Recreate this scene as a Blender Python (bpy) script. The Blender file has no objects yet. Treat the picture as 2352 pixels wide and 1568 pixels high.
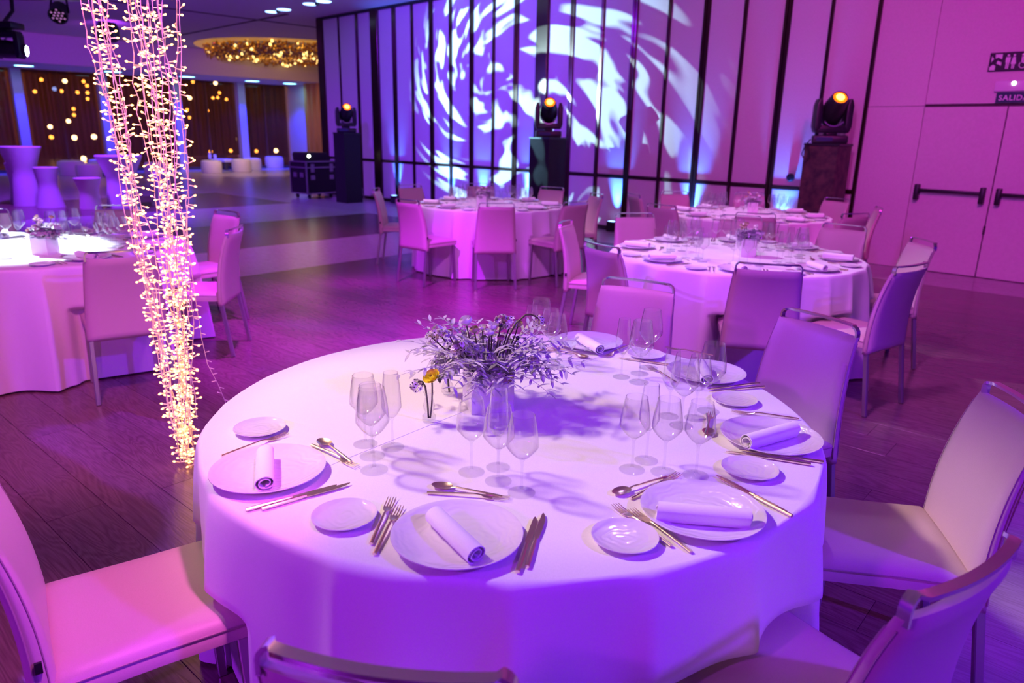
import bpy, bmesh, math, random
from mathutils import Vector, Matrix
R = random.Random(7)
PI = math.pi
SC = bpy.context.scene
COL = SC.collection

# ------------------------------------------------------------------ camera
W, H = 2352.0, 1568.0
F, PITCH, ROLL, HC = 1660.2, 0.27944, 0.019628, 1.5759
_c, _s = math.cos(PITCH), math.sin(PITCH)
_fw = Vector((0, _c, -_s)); _up = Vector((0, _s, _c)); _rt = Vector((1, 0, 0))
_r2 = _rt*math.cos(ROLL)+_up*math.sin(ROLL); _u2 = -_rt*math.sin(ROLL)+_up*math.cos(ROLL)
CAM = Vector((0, 0, HC))
cd = bpy.data.cameras.new('camera'); cam = bpy.data.objects.new('camera', cd); COL.objects.link(cam)
cam.matrix_world = Matrix(((_r2.x, _u2.x, -_fw.x, 0), (_r2.y, _u2.y, -_fw.y, 0), (_r2.z, _u2.z, -_fw.z, HC), (0, 0, 0, 1)))
cd.sensor_width = 36; cd.lens = F/W*36; cd.clip_start = .02; cd.clip_end = 400
cd.dof.use_dof = True; cd.dof.focus_distance = 2.15; cd.dof.aperture_fstop = 3.5
SC.camera = cam

# ------------------------------------------------------------------ colour management, world
SC.view_settings.view_transform = 'Standard'; SC.view_settings.look = 'None'
SC.view_settings.gamma = 1; SC.view_settings.use_curve_mapping = False
SC.view_settings.exposure = 0.0
wd = bpy.data.worlds.new('night_hall'); SC.world = wd; wd.use_nodes = True
_bg = wd.node_tree.nodes['Background']; _bg.inputs[0].default_value = (.20, .006, .85, 1); _bg.inputs[1].default_value = .48

def aim(o, tgt):
    d = Vector(tgt)-o.location
    o.rotation_euler = d.to_track_quat('-Z', 'Y').to_euler()
def spot(name, loc, tgt, col, watt, deg, blend=.4, size=.08):
    l = bpy.data.lights.new(name, 'SPOT'); l.energy = watt; l.color = col; l.spot_size = math.radians(deg); l.spot_blend = blend; l.shadow_soft_size = size
    o = bpy.data.objects.new(name, l); COL.objects.link(o); o.location = loc; aim(o, tgt); return o
def gobo(o, scale, col, lo, hi, seed=0, dist=1.0, base=0.0, stretch=1.0, polar=None):
    """break-up gobo in a projector: procedural pattern over the beam's own direction"""
    l = o.data; l.use_nodes = True; nt = l.node_tree; n = nt.nodes
    em = [k for k in n if k.type == 'EMISSION'][0]
    tc = n.new('ShaderNodeTexCoord'); sx = n.new('ShaderNodeSeparateXYZ'); nt.links.new(tc.outputs['Normal'], sx.inputs[0])
    dv = []
    for ax in 'XY':
        m = n.new('ShaderNodeMath'); m.operation = 'DIVIDE'; nt.links.new(sx.outputs[ax], m.inputs[0]); nt.links.new(sx.outputs['Z'], m.inputs[1]); dv.append(m)
    cb = n.new('ShaderNodeCombineXYZ'); nt.links.new(dv[0].outputs[0], cb.inputs[0]); nt.links.new(dv[1].outputs[0], cb.inputs[1]); cb.inputs[2].default_value = seed
    mp = n.new('ShaderNodeMapping'); mp.inputs['Scale'].default_value = (scale*stretch, scale, 1); nt.links.new(cb.outputs[0], mp.inputs[0])
    nz = n.new('ShaderNodeTexNoise'); nz.inputs['Scale'].default_value = 1; nz.inputs['Detail'].default_value = 1.0; nz.inputs['Distortion'].default_value = dist; nt.links.new(mp.outputs[0], nz.inputs['Vector'])
    if polar:           # flecks swirling in rings round the beam's own centre
        ox, oy, ka, kr, sw = polar; sb = n.new('ShaderNodeVectorMath'); sb.operation = 'SUBTRACT'; sb.inputs[1].default_value = (ox, oy, seed); nt.links.new(cb.outputs[0], sb.inputs[0])
        ln = n.new('ShaderNodeVectorMath'); ln.operation = 'LENGTH'; nt.links.new(sb.outputs[0], ln.inputs[0]); 
        kk = n.new('ShaderNodeVectorMath'); kk.operation = 'MULTIPLY'; kk.inputs[1].default_value = (ka, kr, 1); nt.links.new(sb.outputs[0], kk.inputs[0])
        rt = n.new('ShaderNodeVectorRotate'); rt.rotation_type = 'Z_AXIS'; ra = n.new('ShaderNodeMath'); ra.operation = 'MULTIPLY'; ra.inputs[1].default_value = sw; nt.links.new(ln.outputs['Value'], ra.inputs[0]); nt.links.new(ra.outputs[0], rt.inputs['Angle']); nt.links.new(kk.outputs[0], rt.inputs['Vector'])
        of = n.new('ShaderNodeVectorMath'); of.inputs[1].default_value = (0, 0, seed); nt.links.new(rt.outputs[0], of.inputs[0]); nt.links.new(of.outputs[0], nz.inputs['Vector'])
    rp = n.new('ShaderNodeValToRGB'); rp.color_ramp.elements[0].position = lo; rp.color_ramp.elements[0].color = (base*col[0]*.35, base*col[1]*.1, base*col[2], 1)
    rp.color_ramp.elements[1].position = hi; rp.color_ramp.elements[1].color = (*col, 1)
    nt.links.new(nz.outputs[0], rp.inputs[0]); nt.links.new(rp.outputs[0], em.inputs['Color']); l.color = (1, 1, 1)

# room axes: e_u runs along the panel wall, n points at it; wall plane n.X = WV
WA = math.radians(-44.5); EU = Vector((math.cos(WA), math.sin(WA), 0)); NV = Vector((-math.sin(WA), math.cos(WA), 0)); WV = 10.2
FA = math.radians(-41); FU = Vector((math.cos(FA), math.sin(FA), 0)); FN = Vector((-math.sin(FA), math.cos(FA), 0))
def rm(u, v, z=0.0): p = EU*u+NV*v; return Vector((p.x, p.y, z))
def ray(px, py): return _fw+_r2*((px-W/2)/F)-_u2*((py-H/2)/F)
def at(px, py, z=0.0):
    d = ray(px, py); return CAM+d*((z-HC)/d.z)
def atv(px, py, v):
    d = ray(px, py); return CAM+d*((v-CAM.dot(NV))/d.dot(NV))
def atu(px, py, u):
    d = ray(px, py); return CAM+d*((u-CAM.dot(EU))/d.dot(EU))
CEIL = 4.2

# stage lights on the ceiling rig (some unseen, added to tint single areas)
LIGHTS = {}
# pin spots on the tables
LIGHTS['pin1'] = spot('pin_spot_near', (-2.9, 2.95, 4.1), (.0, 2.08, .75), (1, .74, .60), 980, 24, .35, .22)
LIGHTS['pin2'] = spot('pin_spot_second', (-.6, 6.6, 4.05), (1.63, 5.33, .75), (.80, .66, 1), 520, 28, .5, .07)
LIGHTS['pin3'] = spot('pin_spot_far', (.9, 8.9, 4.05), (2.63, 8.28, .75), (.90, .48, 1), 420, 32, .5, .07)
LIGHTS['pin4'] = spot('pin_spot_gobo_table', (-2.2, 8.0, 4.05), (-.29, 8.86, .75), (.95, .46, .95), 420, 30, .5, .07)
LIGHTS['pin5'] = spot('pin_spot_left', (-5.6, 6.6, 4.05), (-3.62, 5.05, .75), (.66, .86, 1), 4200, 19, .35, .05)
# colour washes
LIGHTS['blue'] = spot('wash_spot_blue', (4.6, -.4, 4.0), (0.9, 1.95, .6), (.17, .012, 1), 1250, 58, .6, .12)
LIGHTS['front'] = spot('wash_spot_magenta', (-4.4, -2.4, 3.7), (0.2, 2.0, .5), (.42, .02, 1), 900, 75, .7, .2)
LIGHTS['left'] = spot('wash_spot_rose', (.6, .8, 4.1), (-1.12, 1.42, .55), (1, .15, .80), 620, 20, .6, .10)
LIGHTS['t5s'] = spot('added_spot_left_rose', (-1.3, 1.6, 4.1), (-2.7, 4.2, .4), (1, .17, .55), 520, 48, .7, .15)  # unseen spot added to turn the left table's skirt pink
LIGHTS['mid'] = spot('wash_spot_violet', (.4, 2.8, 4.0), (1.0, 6.9, .3), (.66, .13, .76), 640, 105, .7, .2)
LIGHTS['floor'] = spot('added_beam_floor', (-1.6, 5.4, 4.1), (-.9, 6.1, 0), (1, 1, 1), 3300, 66, .8, .05)  # unseen beam added to bring violet onto the middle floor
gobo(LIGHTS['floor'], 2.6, (.55, .012, 1), .30, .75, seed=5.5, dist=.4)
LIGHTS['wallm'] = spot('wash_spot_wall', (2.5, 4.0, 4.0), tuple(rm(-3.5, 10.2, 2.4)), (1, .02, .66), 430, 90, .8, .2)
LIGHTS['wallb'] = spot('wash_spot_wall_blue', tuple(rm(-11, 5.2, 4.05)), tuple(rm(-11.5, 10.2, 3.0)), (.15, .006, 1), 1250, 95, .8, .2)
LIGHTS['gobo'] = spot('projector_beam', (-7.92, 12.40, 2.66), tuple(rm(-10.3, 10.2, 2.25)), (1, 1, 1), 8500, 45, .55, .010)
gobo(LIGHTS['gobo'], 17.0, (.36, .78, 1), .53, .60, seed=3.1, dist=.5, base=.06, polar=(.03, 0, 15, 20, 5.0))
LIGHTS['gobo2'] = spot('breakup_beam_violet', (-5.2, 5.4, 3.95), (-1.7, 3.3, 0), (1, 1, 1), 1500, 62, .3, .01)
gobo(LIGHTS['gobo2'], 5.0, (.22, .04, 1), .54, .58, seed=8.4, dist=.6)
LIGHTS['gobo3'] = spot('breakup_beam_blue', (1.2, 5.6, 4.05), (1.7, 2.1, .7), (1, 1, 1), 130, 46, .3, .008)
gobo(LIGHTS['gobo3'], 8.0, (.60, .42, 1), .55, .60, seed=1.4, dist=.6)
LIGHTS['far'] = spot('foyer_warm_spot', tuple(rm(-23.6, 11.8, 3.62)), tuple(rm(-26.4, 12.6, 0)), (1, .62, .48), 420, 70, .8, .3)
LIGHTS['farw'] = spot('added_foyer_wash', tuple(rm(-21.5, 7.0, 4.1)), tuple(rm(-27.5, 8.5, 2.6)), (.42, .05, 1), 380, 110, .8, .3)  # unseen wash added to turn the foyer fascia violet
LIGHTS['band'] = spot('added_spot_band', (-3.6, 10.4, 4.1), (-3.3, 10.2, 0), (.72, .03, .9), 420, 75, .8, .2)  # unseen spot added to tint the pale floor band
LIGHTS['farl'] = spot('foyer_violet_spot', tuple(rm(-15.5, 3.5, 4.05)), tuple(rm(-17.5, 4.8, 0)), (.26, .03, 1), 1700, 150, .8, .3)

# ------------------------------------------------------------------ materials
MATS = {}
def mat(name, col=(.8, .8, .8), rough=.5, metal=0.0, **k):
    if name in MATS: return MATS[name]
    m = bpy.data.materials.new(name); m.use_nodes = True; MATS[name] = m
    b = m.node_tree.nodes['Principled BSDF']; b.inputs['Base Color'].default_value = (*col, 1); b.inputs['Roughness'].default_value = rough; b.inputs['Metallic'].default_value = metal
    if 'coat' in k: b.inputs['Coat Weight'].default_value = k['coat']; b.inputs['Coat Roughness'].default_value = .08
    if 'sheen' in k: b.inputs['Sheen Weight'].default_value = k['sheen']
    if 'emit' in k: b.inputs['Emission Color'].default_value = (*k['emit'], 1); b.inputs['Emission Strength'].default_value = k.get('es', 1)
    if 'trans' in k: b.inputs['Transmission Weight'].default_value = k['trans']
    if 'spec' in k: b.inputs['Specular IOR Level'].default_value = k['spec']
    return m
def nodes(m): return m.node_tree.nodes, m.node_tree.links, m.node_tree.nodes['Principled BSDF']
def add_noise(m, scale, c1, c2, bump=.1, dist=.01, detail=4, stretch=(1, 1, 1), lo=.35, hi=.65):
    n, l, b = nodes(m)
    tc = n.new('ShaderNodeTexCoord'); mp = n.new('ShaderNodeMapping'); mp.inputs['Scale'].default_value = stretch; l.new(tc.outputs['Object'], mp.inputs[0])
    nz = n.new('ShaderNodeTexNoise'); nz.inputs['Scale'].default_value = scale; nz.inputs['Detail'].default_value = detail; l.new(mp.outputs[0], nz.inputs['Vector'])
    if c1:
        rp = n.new('ShaderNodeValToRGB'); rp.color_ramp.elements[0].position = lo; rp.color_ramp.elements[1].position = hi
        rp.color_ramp.elements[0].color = (*c1, 1); rp.color_ramp.elements[1].color = (*c2, 1); l.new(nz.outputs[0], rp.inputs[0]); l.new(rp.outputs[0], b.inputs['Base Color'])
    if bump:
        bp = n.new('ShaderNodeBump'); bp.inputs['Strength'].default_value = bump; bp.inputs['Distance'].default_value = dist; l.new(nz.outputs[0], bp.inputs['Height']); l.new(bp.outputs[0], b.inputs['Normal'])
    return m
def emis(name, col, s):
    if name in MATS: return MATS[name]
    m = bpy.data.materials.new(name); m.use_nodes = True; MATS[name] = m; n = m.node_tree.nodes; n.clear()
    e = n.new('ShaderNodeEmission'); e.inputs[0].default_value = (*col, 1); e.inputs[1].default_value = s; o = n.new('ShaderNodeOutputMaterial'); m.node_tree.links.new(e.outputs[0], o.inputs[0]); return m
def thin_glass(name, tint=(1, 1, 1), rough=.0, refl=1.0, power=4.0):
    m = bpy.data.materials.new(name); m.use_nodes = True; MATS[name] = m; n = m.node_tree.nodes; l = m.node_tree.links; n.clear()
    t = n.new('ShaderNodeBsdfTransparent'); t.inputs[0].default_value = (*tint, 1); g = n.new('ShaderNodeBsdfGlossy'); g.inputs['Roughness'].default_value = rough
    lw = n.new('ShaderNodeLayerWeight'); lw.inputs[0].default_value = .5; pw = n.new('ShaderNodeMath'); pw.operation = 'POWER'; pw.inputs[1].default_value = power; l.new(lw.outputs['Facing'], pw.inputs[0])
    fr = n.new('ShaderNodeMath'); fr.operation = 'MULTIPLY_ADD'; fr.inputs[1].default_value = .92; fr.inputs[2].default_value = .045; l.new(pw.outputs[0], fr.inputs[0]); mu = n.new('ShaderNodeMath'); mu.operation = 'MULTIPLY'; mu.inputs[1].default_value = refl; mu.use_clamp = True
    mx = n.new('ShaderNodeMixShader'); o = n.new('ShaderNodeOutputMaterial')
    l.new(fr.outputs[0], mu.inputs[0]); l.new(mu.outputs[0], mx.inputs[0]); l.new(t.outputs[0], mx.inputs[1]); l.new(g.outputs[0], mx.inputs[2]); l.new(mx.outputs[0], o.inputs[0]); return m

def wood(name, c1, c2, rough, bump=.15):
    m = mat(name, c1, rough); n, l, b = nodes(m)
    tc = n.new('ShaderNodeTexCoord'); oi = n.new('ShaderNodeObjectInfo'); ad = n.new('ShaderNodeVectorMath'); ad.operation = 'MULTIPLY_ADD'
    ad.inputs[1].default_value = (1, 1, 1)
    sc = n.new('ShaderNodeVectorMath'); sc.operation = 'SCALE'; sc.inputs[0].default_value = (13, 7, 5); l.new(oi.outputs['Random'], sc.inputs['Scale'])
    l.new(tc.outputs['Object'], ad.inputs[0]); l.new(sc.outputs[0], ad.inputs[2])
    mp = n.new('ShaderNodeMapping'); mp.inputs['Scale'].default_value = (1.3, 9, 1); l.new(ad.outputs[0], mp.inputs[0])
    nz = n.new('ShaderNodeTexNoise'); nz.inputs['Scale'].default_value = 1.0; nz.inputs['Detail'].default_value = 2; nz.inputs['Distortion'].default_value = .6; l.new(mp.outputs[0], nz.inputs['Vector'])
    wv = n.new('ShaderNodeMath'); wv.operation = 'MULTIPLY'; wv.inputs[1].default_value = 95; l.new(nz.outputs[0], wv.inputs[0])
    sn = n.new('ShaderNodeMath'); sn.operation = 'SINE'; l.new(wv.outputs[0], sn.inputs[0])
    fn = n.new('ShaderNodeTexNoise'); fn.inputs['Scale'].default_value = 1; fn.inputs['Detail'].default_value = 4; mp2 = n.new('ShaderNodeMapping'); mp2.inputs['Scale'].default_value = (8, 160, 1); l.new(ad.outputs[0], mp2.inputs[0]); l.new(mp2.outputs[0], fn.inputs['Vector'])
    su = n.new('ShaderNodeMath'); su.operation = 'MULTIPLY_ADD'; su.inputs[1].default_value = .16; l.new(sn.outputs[0], su.inputs[0]); l.new(fn.outputs[0], su.inputs[2])
    rp = n.new('ShaderNodeValToRGB'); rp.color_ramp.elements[0].position = .25; rp.color_ramp.elements[1].position = .75; rp.color_ramp.elements[0].color = (*c1, 1); rp.color_ramp.elements[1].color = (*c2, 1); l.new(su.outputs[0], rp.inputs[0])
    hs = n.new('ShaderNodeHueSaturation'); mr = n.new('ShaderNodeMapRange'); mr.inputs[3].default_value = .88; mr.inputs[4].default_value = 1.1; l.new(oi.outputs['Random'], mr.inputs[0]); l.new(mr.outputs[0], hs.inputs['Value'])
    l.new(rp.outputs[0], hs.inputs['Color']); l.new(hs.outputs[0], b.inputs['Base Color'])
    bp = n.new('ShaderNodeBump'); bp.inputs['Strength'].default_value = bump; bp.inputs['Distance'].default_value = .002; l.new(su.outputs[0], bp.inputs['Height']); l.new(bp.outputs[0], b.inputs['Normal'])
    return m

M_DARKWOOD = wood('oak_floor', (.13, .065, .075), (.21, .115, .125), .25)
M_PALEWOOD = wood('pale_stone_floor', (.40, .34, .36), (.50, .44, .46), .25, .05)
M_SUB = mat('subfloor', (.02, .015, .015), .8)
M_PANEL = add_noise(mat('panel_fabric', (.72, .66, .62), .75), 180, (.68, .62, .58), (.76, .70, .66), .08, .002, 3, (1, 1, .25))
M_FRAME = mat('bronze_frame', (.10, .06, .045), .22, .85)
M_WALL = add_noise(mat('wall_paint', (.72, .66, .62), .55), 40, (.70, .64, .60), (.74, .68, .64), .04, .002)
M_DOOR = add_noise(mat('door_laminate', (.70, .64, .60), .45), 30, (.68, .62, .58), (.72, .66, .62), .03, .002)
M_CEIL = add_noise(mat('ceiling_paint', (.62, .58, .58), .7), 20, (.60, .56, .56), (.64, .60, .60), .03, .002)
M_JOINT = mat('dark_joint', (.06, .05, .05), .7)
M_BLACK = add_noise(mat('black_plastic', (.012, .012, .014), .42), 60, (.010, .010, .012), (.018, .018, .020), .1, .002)
M_BLACKR = add_noise(mat('black_velvet', (.010, .009, .012), .85), 50, (.008, .007, .009), (.016, .014, .018), .3, .004)
M_RUST = add_noise(mat('rusty_plinth', (.06, .035, .03), .6), 9, (.025, .016, .016), (.10, .055, .04), .25, .01)
M_CHROME = add_noise(mat('brushed_steel', (.72, .70, .70), .26, 1.0), 90, None, None, .02, .001, 2, (1, 1, 12))
M_LEG = add_noise(mat('satin_steel', (.50, .48, .50), .34, .85), 90, None, None, .02, .001, 2)
M_LEATHER = add_noise(mat('cream_leather', (.64, .51, .46), .44), 520, (.62, .49, .44), (.66, .53, .48), .18, .0012, 3)
M_STITCH = mat('leather_seam', (.45, .35, .32), .6)
M_CLOTH = add_noise(mat('white_linen', (.84, .82, .82), .78, sheen=.15), 420, (.82, .80, .80), (.86, .84, .84), .10, .0008, 2, (1, .35, 1))
M_NAPKIN = add_noise(mat('napkin_linen', (.86, .85, .85), .8, sheen=.2), 500, (.84, .83, .83), (.88, .87, .87), .15, .0008, 2, (1, .4, 1))
M_GOLD = add_noise(mat('champagne_steel', (.92, .76, .60), .27, 1.0), 160, None, None, .12, .0008, 3)
M_GLASS = thin_glass('clear_glass', (.97, .96, .975), .045, 1.5, 2.9)
M_GLASSF = thin_glass('solid_glass', (.97, .965, .98), .03, .8, 4.5)
M_VASE = add_noise(mat('white_ceramic', (.80, .78, .80), .5), 15, (.79, .77, .79), (.82, .80, .82), .03, .002)
M_WHITEPL = mat('white_cover', (.80, .79, .80), .6)
M_ALU = mat('aluminium_edge', (.55, .55, .58), .35, .9)
# porcelain with turned swirl relief
M_PLATE = mat('porcelain', (.79, .75, .78), .18, coat=.6)
_n, _l, _b = nodes(M_PLATE)
_tc = _n.new('ShaderNodeTexCoord'); _wv = _n.new('ShaderNodeTexWave'); _wv.wave_type = 'RINGS'; _wv.rings_direction = 'Z'; _wv.inputs['Scale'].default_value = 15; _wv.inputs['Distortion'].default_value = 11; _wv.inputs['Detail'].default_value = 2; _wv.inputs['Detail Scale'].default_value = 1.2
_l.new(_tc.outputs['Object'], _wv.inputs['Vector']); _bp = _n.new('ShaderNodeBump'); _bp.inputs['Strength'].default_value = .16; _bp.inputs['Distance'].default_value = .003; _l.new(_wv.outputs[0], _bp.inputs['Height']); _l.new(_bp.outputs[0], _b.inputs['Normal']); _l.new(_bp.outputs[0], _b.inputs['Coat Normal'])

# ------------------------------------------------------------------ mesh helpers
class MB:
    def __init__(s): s.v = []; s.f = []; s.mi = []; s.cur = 0
    def add(s, vs, fs):
        o = len(s.v); s.v += [tuple(p) for p in vs]; s.f += [tuple(i+o for i in f) for f in fs]; s.mi += [s.cur]*len(fs); return s
    def box(s, x0, x1, y0, y1, z0, z1):
        return s.add([(x0, y0, z0), (x1, y0, z0), (x1, y1, z0), (x0, y1, z0), (x0, y0, z1), (x1, y0, z1), (x1, y1, z1), (x0, y1, z1)],
                     [(0, 3, 2, 1), (4, 5, 6, 7), (0, 1, 5, 4), (1, 2, 6, 5), (2, 3, 7, 6), (3, 0, 4, 7)])
    def bar(s, a, b, w, t=None, up=(0, 0, 1)):
        """square bar a->b, w wide, t thick"""
        a = Vector(a); b = Vector(b); t = t or w; d = (b-a).normalized(); x = d.cross(Vector(up))
        if x.length < 1e-4: x = d.cross(Vector((0, 1, 0)))
        x.normalize(); y = x.cross(d); vs = []
        for p in (a, b):
            for sx, sy in ((-1, -1), (1, -1), (1, 1), (-1, 1)): vs.append(p+x*(sx*w/2)+y*(sy*t/2))
        return s.add(vs, [(0, 1, 2, 3), (7, 6, 5, 4), (0, 4, 5, 1), (1, 5, 6, 2), (2, 6, 7, 3), (3, 7, 4, 0)])
    def tube(s, pts, r, n=8, cap=True, flat=None, up=None):
        """tube along pts; r number or list; flat=(a,b) scales section axes"""
        pts = [Vector(p) for p in pts]; rr = r if isinstance(r, (list, tuple)) else [r]*len(pts); vs = []; fs = []
        u = Vector(up) if up else None
        for i, p in enumerate(pts):
            d = (pts[min(i+1, len(pts)-1)]-pts[max(i-1, 0)])
            d = d.normalized() if d.length > 1e-9 else Vector((0, 0, 1))
            if u is None: u = Vector((0, 0, 1)) if abs(d.z) < .9 else Vector((1, 0, 0))
            x = d.cross(u)
            if x.length < 1e-5: x = d.cross(Vector((1, .3, .2)))
            x.normalize(); y = x.cross(d); 
            if not up: u = y
            fa, fb = flat or (1, 1)
            for k in range(n):
                a = 2*PI*(k+.5)/n; vs.append(p+x*(math.cos(a)*rr[i]*fa)+y*(math.sin(a)*rr[i]*fb))
        for i in range(len(pts)-1):
            for k in range(n): fs.append((i*n+k, i*n+(k+1) % n, (i+1)*n+(k+1) % n, (i+1)*n+k))
        if cap: fs.append(tuple(range(n-1, -1, -1))); fs.append(tuple((len(pts)-1)*n+k for k in range(n)))
        return s.add(vs, fs)
    def lathe(s, prof, n=32, c=(0, 0, 0), cap0=False, cap1=False):
        vs = []; fs = []
        for r, z in prof:
            for k in range(n): a = 2*PI*k/n; vs.append((c[0]+r*math.cos(a), c[1]+r*math.sin(a), c[2]+z))
        for i in range(len(prof)-1):
            for k in range(n): fs.append((i*n+k, i*n+(k+1) % n, (i+1)*n+(k+1) % n, (i+1)*n+k))
        if cap0: fs.append(tuple(range(n-1, -1, -1)))
        if cap1: fs.append(tuple((len(prof)-1)*n+k for k in range(n)))
        return s.add(vs, fs)
    def prism(s, poly, y0, y1):
        """poly in xz, extruded along y"""
        n = len(poly); vs = [(x, y0, z) for x, z in poly]+[(x, y1, z) for x, z in poly]
        fs = [tuple(range(n)), tuple(range(2*n-1, n-1, -1))]+[(i, n+i, n+(i+1) % n, (i+1) % n) for i in range(n)]
        return s.add(vs, fs)
    def ball(s, c, r, nu=10, nv=6, sq=(1, 1, 1)):
        vs = [(c[0], c[1], c[2]-r*sq[2])]; fs = []
        for j in range(1, nv):
            b = -PI/2+PI*j/nv
            for k in range(nu): a = 2*PI*k/nu; vs.append((c[0]+r*sq[0]*math.cos(b)*math.cos(a), c[1]+r*sq[1]*math.cos(b)*math.sin(a), c[2]+r*sq[2]*math.sin(b)))
        vs.append((c[0], c[1], c[2]+r*sq[2])); t = len(vs)-1
        for k in range(nu):
            fs.append((0, 1+(k+1) % nu, 1+k)); fs.append((t, t-nu+k, t-nu+(k+1) % nu))
            for j in range(nv-2): fs.append((1+j*nu+k, 1+j*nu+(k+1) % nu, 1+(j+1)*nu+(k+1) % nu, 1+(j+1)*nu+k))
        return s.add(vs, fs)
    def xf(s, M, start=0):
        s.v = s.v[:start]+[tuple(M @ Vector(p)) for p in s.v[start:]]; return s
    def mesh(s, name, mats, smooth=False, bevel=0, seg=2, angle=35):
        me = bpy.data.meshes.new(name); me.from_pydata(s.v, [], s.f)
        for m in (mats if isinstance(mats, (list, tuple)) else [mats]): me.materials.append(m)
        if any(s.mi): me.polygons.foreach_set('material_index', s.mi)
        bm = bmesh.new(); bm.from_mesh(me)
        if bevel:
            bmesh.ops.remove_doubles(bm, verts=bm.verts, dist=1e-6)
            es = [e for e in bm.edges if len(e.link_faces) == 2 and e.calc_face_angle(0) > math.radians(30)]
            bmesh.ops.bevel(bm, geom=es, offset=bevel, segments=seg, profile=.5, affect='EDGES', clamp_overlap=True)
        bmesh.ops.recalc_face_normals(bm, faces=bm.faces)
        if smooth:
            for f in bm.faces: f.smooth = True
            for e in bm.edges:
                if len(e.link_faces) == 2 and e.calc_face_angle(0) > math.radians(angle): e.smooth = False
        bm.to_mesh(me); bm.free(); me.update(); return me
def ob(name, me, parent=None, loc=(0, 0, 0), rz=0.0, rot=None):
    o = bpy.data.objects.new(name, me); COL.objects.link(o); o.location = loc
    o.rotation_euler = rot if rot else (0, 0, rz)
    if parent: o.parent = parent
    return o
def tag(o, label, cat, group=None, kind=None):
    o['label'] = label
    if cat: o['category'] = cat
    if group: o['group'] = group
    if kind: o['kind'] = kind
    return o
def thing(name, label, cat, loc=(0, 0, 0), rz=0.0, group=None): return tag(ob(name, None, None, loc, rz), label, cat, group)
def struct(o): o['kind'] = 'structure'; return o
def dup(o, parent=None):
    c = o.copy(); COL.objects.link(c); c.parent = parent
    for ch in o.children: dup(ch, c)
    return c
def place(proto, used, loc, rz, label, group=None):
    o = dup(proto) if used[0] else proto; used[0] = True
    o.location = loc; o.rotation_euler = (0, 0, rz); o['label'] = label
    if group: o['group'] = group
    elif 'group' in o: del o['group']
    return o
M3 = lambda loc, rz=0: Matrix.Translation(Vector(loc)) @ Matrix.Rotation(rz, 4, 'Z')
ZAX = math.atan2(EU.y, EU.x)

# ------------------------------------------------------------------ floor
fl = MB(); fl.box(-34, 9, -20, 22, -.06, -.012)
floor = struct(ob('floor', fl.mesh('floor', M_SUB), None, (0, 0, 0), ZAX))
# bands of the floor pattern, floor frame: u limits, v limits, dark?
def floor_slab(u0, u1, v0, v1, m, name, z=0.0):
    b = MB(); b.box(u0, u1, v0, v1, -.012, z)
    o = ob(name, b.mesh(name, m), floor); o.rotation_euler = (0, 0, FA-ZAX); return o
def planks(u0, u1, v0, v1, m, pw, pl, keep, cap):
    me = MB().box(0, pl-.0018, 0, pw-.0018, -.012, 0).mesh('plank', m, bevel=.0006, seg=1)
    n = 0; row = 0; v = v0
    while v < v1-1e-6:
        off = R.random()*pl; u = u0-off
        while u < u1:
            a, b_ = max(u, u0), min(u+pl, u1); c = FU*((a+b_)/2)+FN*(v+pw/2)
            if b_-a > .05 and keep(c) and n < cap:
                q = me if b_-a > pl-.01 else MB().box(0, b_-a-.0018, 0, pw-.0018, -.012, 0).mesh('plank', m)
                o = ob('plank', q, floor, (0, 0, 0), FA-ZAX); p = FU*a+FN*v; p = Matrix.Rotation(-ZAX, 3, 'Z') @ p; o.location = p; n += 1
            u += pl
        v += pw; row += 1
    return n
def inview(p, mg=.4):
    d = p-CAM; z = d.dot(_fw)
    if z < .8: return False
    x = d.dot(_r2)/z*F; y = -d.dot(_u2)/z*F
    return abs(x) < W/2*(1+mg) and abs(y) < H/2*(1+mg)
near = lambda c: inview(c) and c.length < 11.5
NP = planks(-7.45, -.2, -.6, 9.1, M_DARKWOOD, .225, 2.2, near, 260)
NP += planks(-.2, 2.2, .6, 6.6, M_PALEWOOD, .40, 1.6, near, 40)
for (a, b_, c_, d_, m_) in ((-.2, 6, 6.6, 9.1, M_PALEWOOD), (-.2, 9, -9, .6, M_PALEWOOD), (2.2, 9, .6, 6.6, M_PALEWOOD),
                           (-40, 9, 9.1, 30, M_PALEWOOD), (-9.25, -7.45, -12, 9.1, M_PALEWOOD), (-11.8, -9.25, -12, 9.1, M_DARKWOOD),
                           (-14.5, -11.8, -12, 9.1, M_PALEWOOD), (-18, -14.5, -12, 9.1, M_DARKWOOD), (-40, -18, -12, 9.1, M_PALEWOOD)):
    floor_slab(a, b_, c_, d_, m_, 'floor_band', -.0008)
floor_slab(-7.45, -.2, -12, 9.1, M_DARKWOOD, 'floor_band', -.006)
floor_slab(-.2, 2.2, .6, 6.6, M_PALEWOOD, 'floor_band', -.006)

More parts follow.
